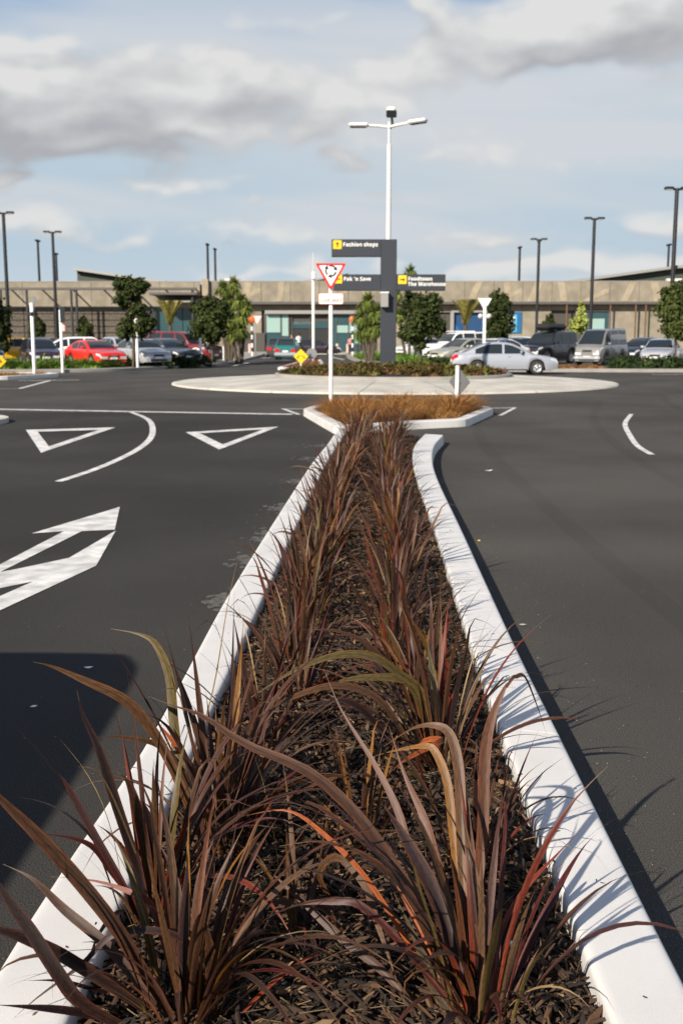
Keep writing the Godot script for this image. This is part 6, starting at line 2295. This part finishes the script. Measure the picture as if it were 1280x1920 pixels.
# leaves that stand out in the photograph: colour, width, then x, y, distance of points from base to tip
var STANDOUT := {
	"A": [
		["brown", 0.056, -0.40, 0.10, 2.36, -0.47, 0.25, 2.34, -0.53, 0.38, 2.32, -0.65, 0.57, 2.29, -0.77, 0.72, 2.27, -0.84, 0.81, 2.25],
		["purple", 0.044, -0.52, 0.10, 2.34, -0.61, 0.20, 2.29, -0.65, 0.29, 2.26, -0.70, 0.45, 2.20, -0.74, 0.57, 2.15, -0.76, 0.70, 2.10],
		["purple", 0.036, -0.45, 0.10, 2.38, -0.57, 0.24, 2.32, -0.67, 0.34, 2.28, -0.77, 0.42, 2.23, -0.83, 0.44, 2.20],
		["brown", 0.030, -0.42, 0.10, 2.36, -0.50, 0.19, 2.39, -0.58, 0.27, 2.42, -0.69, 0.34, 2.46, -0.77, 0.41, 2.48, -0.85, 0.44, 2.50],
		["purple", 0.020, -0.33, 0.10, 2.38, -0.35, 0.27, 2.37, -0.40, 0.33, 2.36, -0.48, 0.35, 2.35, -0.55, 0.34, 2.34, -0.62, 0.27, 2.33, -0.72, 0.20, 2.31, -0.79, 0.14, 2.30],
		["red", 0.020, -0.38, 0.10, 2.35, -0.41, 0.19, 2.39, -0.45, 0.31, 2.44, -0.48, 0.36, 2.46, -0.54, 0.38, 2.48, -0.63, 0.39, 2.51, -0.76, 0.38, 2.55],
		["dark", 0.040, -0.38, 0.10, 2.36, -0.38, 0.27, 2.36, -0.37, 0.42, 2.35, -0.36, 0.57, 2.35],
		["brown", 0.036, -0.31, 0.10, 2.36, -0.31, 0.21, 2.34, -0.31, 0.32, 2.32, -0.32, 0.42, 2.30],
		["plum", 0.022, -0.33, 0.10, 2.35, -0.33, 0.19, 2.47, -0.31, 0.30, 2.59, -0.28, 0.47, 2.75],
		["plum", 0.026, -0.40, 0.10, 2.36, -0.41, 0.24, 2.45, -0.42, 0.37, 2.53, -0.49, 0.48, 2.60],
		["purple", 0.022, -0.52, 0.10, 2.35, -0.58, 0.15, 2.31, -0.64, 0.20, 2.26, -0.71, 0.25, 2.20, -0.78, 0.29, 2.15],
		["red", 0.014, -0.40, 0.10, 2.35, -0.43, 0.16, 2.37, -0.47, 0.22, 2.40],
		["purple", 0.012, -0.57, 0.10, 2.47, -0.62, 0.15, 2.42, -0.68, 0.21, 2.36, -0.75, 0.25, 2.30],
		["brown", 0.030, -0.35, 0.10, 2.36, -0.36, 0.24, 2.41, -0.35, 0.42, 2.46, -0.31, 0.53, 2.50],
	],
	"C": [
		["dark", 0.034, -0.55, 0.10, 2.82, -0.57, 0.25, 2.81, -0.59, 0.33, 2.80, -0.63, 0.50, 2.78, -0.66, 0.63, 2.77, -0.70, 0.74, 2.76, -0.71, 0.81, 2.75],
		["brown", 0.036, -0.53, 0.10, 2.82, -0.54, 0.28, 2.78, -0.55, 0.44, 2.74, -0.57, 0.56, 2.71, -0.60, 0.60, 2.70],
		["dark", 0.040, -0.53, 0.10, 2.83, -0.52, 0.31, 2.78, -0.53, 0.45, 2.74, -0.54, 0.52, 2.72],
		["maroon", 0.028, -0.56, 0.10, 2.79, -0.59, 0.24, 2.73, -0.63, 0.39, 2.66, -0.67, 0.57, 2.56, -0.69, 0.65, 2.52, -0.70, 0.68, 2.50],
		["straw", 0.006, -0.55, 0.10, 2.89, -0.58, 0.32, 2.80, -0.63, 0.60, 2.66, -0.69, 0.66, 2.60],
		["red", 0.010, -0.51, 0.10, 3.08, -0.53, 0.26, 3.04, -0.57, 0.35, 3.01, -0.60, 0.38, 3.00],
		["maroon", 0.022, -0.56, 0.10, 2.83, -0.64, 0.26, 2.79, -0.70, 0.37, 2.75, -0.84, 0.43, 2.70],
	],
	"B": [
		["bronze", 0.040, -0.42, 0.10, 3.20, -0.46, 0.23, 3.17, -0.52, 0.43, 3.13, -0.58, 0.57, 3.10, -0.65, 0.67, 3.07, -0.76, 0.74, 3.04, -0.85, 0.79, 3.02, -0.90, 0.81, 3.00],
		["olive", 0.046, -0.40, 0.10, 3.22, -0.45, 0.19, 3.25, -0.52, 0.33, 3.31, -0.55, 0.48, 3.36, -0.57, 0.63, 3.41, -0.62, 0.73, 3.45, -0.68, 0.76, 3.47, -0.78, 0.77, 3.50],
		["bronze", 0.022, -0.47, 0.10, 3.37, -0.51, 0.35, 3.27, -0.58, 0.47, 3.21, -0.68, 0.52, 3.15, -0.75, 0.54, 3.10],
		["dark", 0.020, -0.39, 0.10, 3.29, -0.39, 0.31, 3.41, -0.38, 0.56, 3.55, -0.38, 0.87, 3.70],
		["straw", 0.006, -0.59, 0.10, 3.86, -0.56, 0.17, 3.84, -0.47, 0.47, 3.76, -0.40, 0.82, 3.67, -0.34, 1.06, 3.60],
		["brown", 0.026, -0.40, 0.10, 3.25, -0.45, 0.35, 3.36, -0.52, 0.54, 3.44, -0.58, 0.67, 3.50],
		["brown", 0.024, -0.39, 0.10, 3.25, -0.44, 0.27, 3.38, -0.52, 0.46, 3.52, -0.58, 0.57, 3.60],
		["bronze", 0.026, -0.37, 0.10, 3.25, -0.39, 0.28, 3.31, -0.41, 0.42, 3.36, -0.42, 0.56, 3.40],
		["brown", 0.024, -0.37, 0.10, 3.25, -0.36, 0.28, 3.49, -0.31, 0.41, 3.66, -0.22, 0.52, 3.80],
		["orange", 0.022, -0.42, 0.10, 3.29, -0.47, 0.32, 3.30, -0.55, 0.45, 3.30, -0.61, 0.53, 3.30],
		["red", 0.022, -0.35, 0.10, 3.22, -0.28, 0.16, 3.31, -0.20, 0.25, 3.42, -0.10, 0.27, 3.50],
		["tan", 0.022, -0.36, 0.10, 3.22, -0.33, 0.22, 3.35, -0.29, 0.30, 3.44, -0.23, 0.34, 3.50],
		["maroon", 0.014, -0.38, 0.10, 3.29, -0.31, 0.22, 3.49, -0.27, 0.40, 3.72, -0.18, 0.65, 4.00],
	],
	"D": [
		["brown", 0.036, 0.34, 0.10, 2.36, 0.29, 0.19, 2.40, 0.23, 0.26, 2.43, 0.17, 0.38, 2.47, 0.08, 0.51, 2.51, 0.00, 0.59, 2.55, -0.10, 0.66, 2.58, -0.25, 0.71, 2.62, -0.36, 0.77, 2.66, -0.44, 0.79, 2.68, -0.51, 0.81, 2.70],
		["copper", 0.026, 0.34, 0.10, 2.37, 0.28, 0.22, 2.48, 0.23, 0.33, 2.56, 0.18, 0.41, 2.62, 0.15, 0.50, 2.68, 0.09, 0.60, 2.75, 0.00, 0.72, 2.84, -0.05, 0.82, 2.90],
		["copper", 0.030, 0.34, 0.10, 2.39, 0.29, 0.28, 2.53, 0.25, 0.39, 2.60, 0.22, 0.48, 2.67, 0.17, 0.58, 2.73, 0.13, 0.69, 2.80],
		["tan", 0.040, 0.35, 0.10, 2.34, 0.35, 0.23, 2.40, 0.34, 0.34, 2.45, 0.32, 0.47, 2.50, 0.30, 0.60, 2.55],
		["purple", 0.048, 0.32, 0.10, 2.34, 0.28, 0.24, 2.42, 0.24, 0.35, 2.48, 0.19, 0.44, 2.53, 0.14, 0.51, 2.58, 0.11, 0.55, 2.60],
		["orange", 0.020, 0.31, 0.10, 2.35, 0.26, 0.17, 2.43, 0.20, 0.26, 2.51, 0.14, 0.36, 2.59, 0.09, 0.44, 2.66, 0.00, 0.51, 2.73, -0.09, 0.58, 2.80],
		["orange", 0.016, 0.28, 0.10, 2.42, 0.18, 0.23, 2.46, 0.06, 0.40, 2.51, -0.05, 0.50, 2.55, -0.14, 0.55, 2.57, -0.26, 0.52, 2.60],
		["brown", 0.026, 0.22, 0.10, 2.33, 0.11, 0.19, 2.42, 0.00, 0.25, 2.48, -0.12, 0.33, 2.55, -0.21, 0.39, 2.60],
		["bronze", 0.024, -0.03, 0.20, 2.75, -0.06, 0.31, 2.70, -0.01, 0.38, 2.65, 0.06, 0.34, 2.58, 0.09, 0.28, 2.50, 0.12, 0.22, 2.43, 0.15, 0.16, 2.35],
		["olivedark", 0.038, 0.28, 0.10, 2.34, 0.23, 0.18, 2.38, 0.20, 0.25, 2.40, 0.13, 0.39, 2.45],
		["red", 0.016, 0.36, 0.10, 2.36, 0.38, 0.18, 2.43, 0.41, 0.27, 2.50, 0.48, 0.34, 2.57, 0.56, 0.39, 2.63, 0.67, 0.46, 2.70],
		["copper", 0.036, 0.35, 0.10, 2.50, 0.35, 0.29, 2.57, 0.37, 0.46, 2.63, 0.38, 0.64, 2.69, 0.40, 0.74, 2.72, 0.44, 0.82, 2.75, 0.45, 0.83, 2.75],
		["copper", 0.013, 0.44, 0.82, 2.74, 0.46, 0.84, 2.76, 0.47, 0.84, 2.77, 0.50, 0.83, 2.80, 0.55, 0.72, 2.87, 0.60, 0.59, 2.95],
		["bronze", 0.034, 0.33, 0.10, 2.48, 0.32, 0.27, 2.59, 0.32, 0.44, 2.68, 0.32, 0.58, 2.76, 0.30, 0.66, 2.81, 0.26, 0.68, 2.83, 0.20, 0.66, 2.86, 0.12, 0.59, 2.90],
		["amber", 0.028, 0.33, 0.10, 2.48, 0.31, 0.31, 2.63, 0.30, 0.43, 2.70, 0.29, 0.54, 2.77, 0.26, 0.61, 2.81, 0.23, 0.62, 2.83, 0.15, 0.59, 2.87, 0.09, 0.56, 2.90],
		["maroon", 0.016, 0.37, 0.10, 2.39, 0.39, 0.22, 2.45, 0.40, 0.34, 2.50, 0.42, 0.49, 2.57, 0.42, 0.56, 2.59, 0.40, 0.56, 2.60],
		["copper", 0.030, 0.36, 0.10, 2.39, 0.36, 0.22, 2.49, 0.35, 0.35, 2.59, 0.34, 0.52, 2.70],
		["red", 0.020, 0.37, 0.10, 2.36, 0.37, 0.16, 2.44, 0.37, 0.22, 2.53, 0.38, 0.28, 2.60],
		["maroon", 0.022, 0.31, 0.10, 2.34, 0.08, 0.34, 2.43, -0.04, 0.36, 2.46, -0.23, 0.31, 2.50],
		["brown", 0.018, 0.00, 0.14, 2.70, -0.06, 0.22, 2.68, -0.20, 0.26, 2.63, -0.30, 0.21, 2.60],
		["red", 0.012, -0.25, 0.12, 2.35, -0.18, 0.21, 2.33, -0.09, 0.29, 2.32, 0.01, 0.35, 2.30],
	],
	"E": [
		["sage", 0.050, 0.41, 0.10, 3.91, 0.39, 0.23, 3.91, 0.36, 0.36, 3.90, 0.34, 0.51, 3.90, 0.31, 0.67, 3.90],
		["olive", 0.036, 0.38, 0.10, 3.91, 0.32, 0.34, 3.85, 0.29, 0.45, 3.82, 0.21, 0.52, 3.79, 0.12, 0.59, 3.76, 0.00, 0.61, 3.73, -0.14, 0.58, 3.68, -0.26, 0.52, 3.64, -0.38, 0.45, 3.60],
		["olive", 0.034, 0.35, 0.10, 3.91, 0.30, 0.36, 3.84, 0.24, 0.48, 3.81, 0.12, 0.51, 3.77, 0.00, 0.51, 3.73, -0.10, 0.47, 3.70],
		["bronze", 0.030, 0.32, 0.10, 3.81, 0.23, 0.30, 3.72, 0.15, 0.45, 3.65, 0.06, 0.52, 3.61, -0.05, 0.55, 3.55, -0.17, 0.53, 3.49, -0.24, 0.51, 3.44, -0.31, 0.47, 3.40],
		["dark", 0.028, 0.32, 0.10, 3.81, 0.18, 0.29, 3.71, 0.06, 0.45, 3.62, -0.03, 0.49, 3.57, -0.13, 0.45, 3.50],
		["red", 0.034, 0.46, 0.10, 4.43, 0.45, 0.28, 4.38, 0.43, 0.49, 4.33, 0.46, 0.62, 4.30],
		["tan", 0.030, 0.43, 0.10, 4.63, 0.42, 0.29, 4.60, 0.42, 0.49, 4.56, 0.44, 0.81, 4.50],
		["amber", 0.026, 0.45, 0.10, 4.50, 0.38, 0.39, 4.36, 0.33, 0.52, 4.29, 0.25, 0.67, 4.20],
		["brown", 0.026, 0.42, 0.10, 4.43, 0.34, 0.40, 4.32, 0.26, 0.65, 4.22, 0.24, 0.80, 4.17, 0.13, 0.92, 4.10],
		["brown", 0.022, 0.33, 0.10, 3.91, 0.24, 0.43, 3.83, 0.12, 0.61, 3.78, 0.00, 0.69, 3.74, -0.15, 0.71, 3.70],
		["yellowolive", 0.026, 0.31, 0.10, 3.71, 0.25, 0.21, 3.60, 0.17, 0.32, 3.47, 0.09, 0.41, 3.34, 0.00, 0.46, 3.20],
		["orange", 0.024, 0.31, 0.10, 3.66, 0.26, 0.35, 3.50, 0.34, 0.41, 3.41, 0.21, 0.40, 3.27, 0.15, 0.38, 3.20],
	],
}
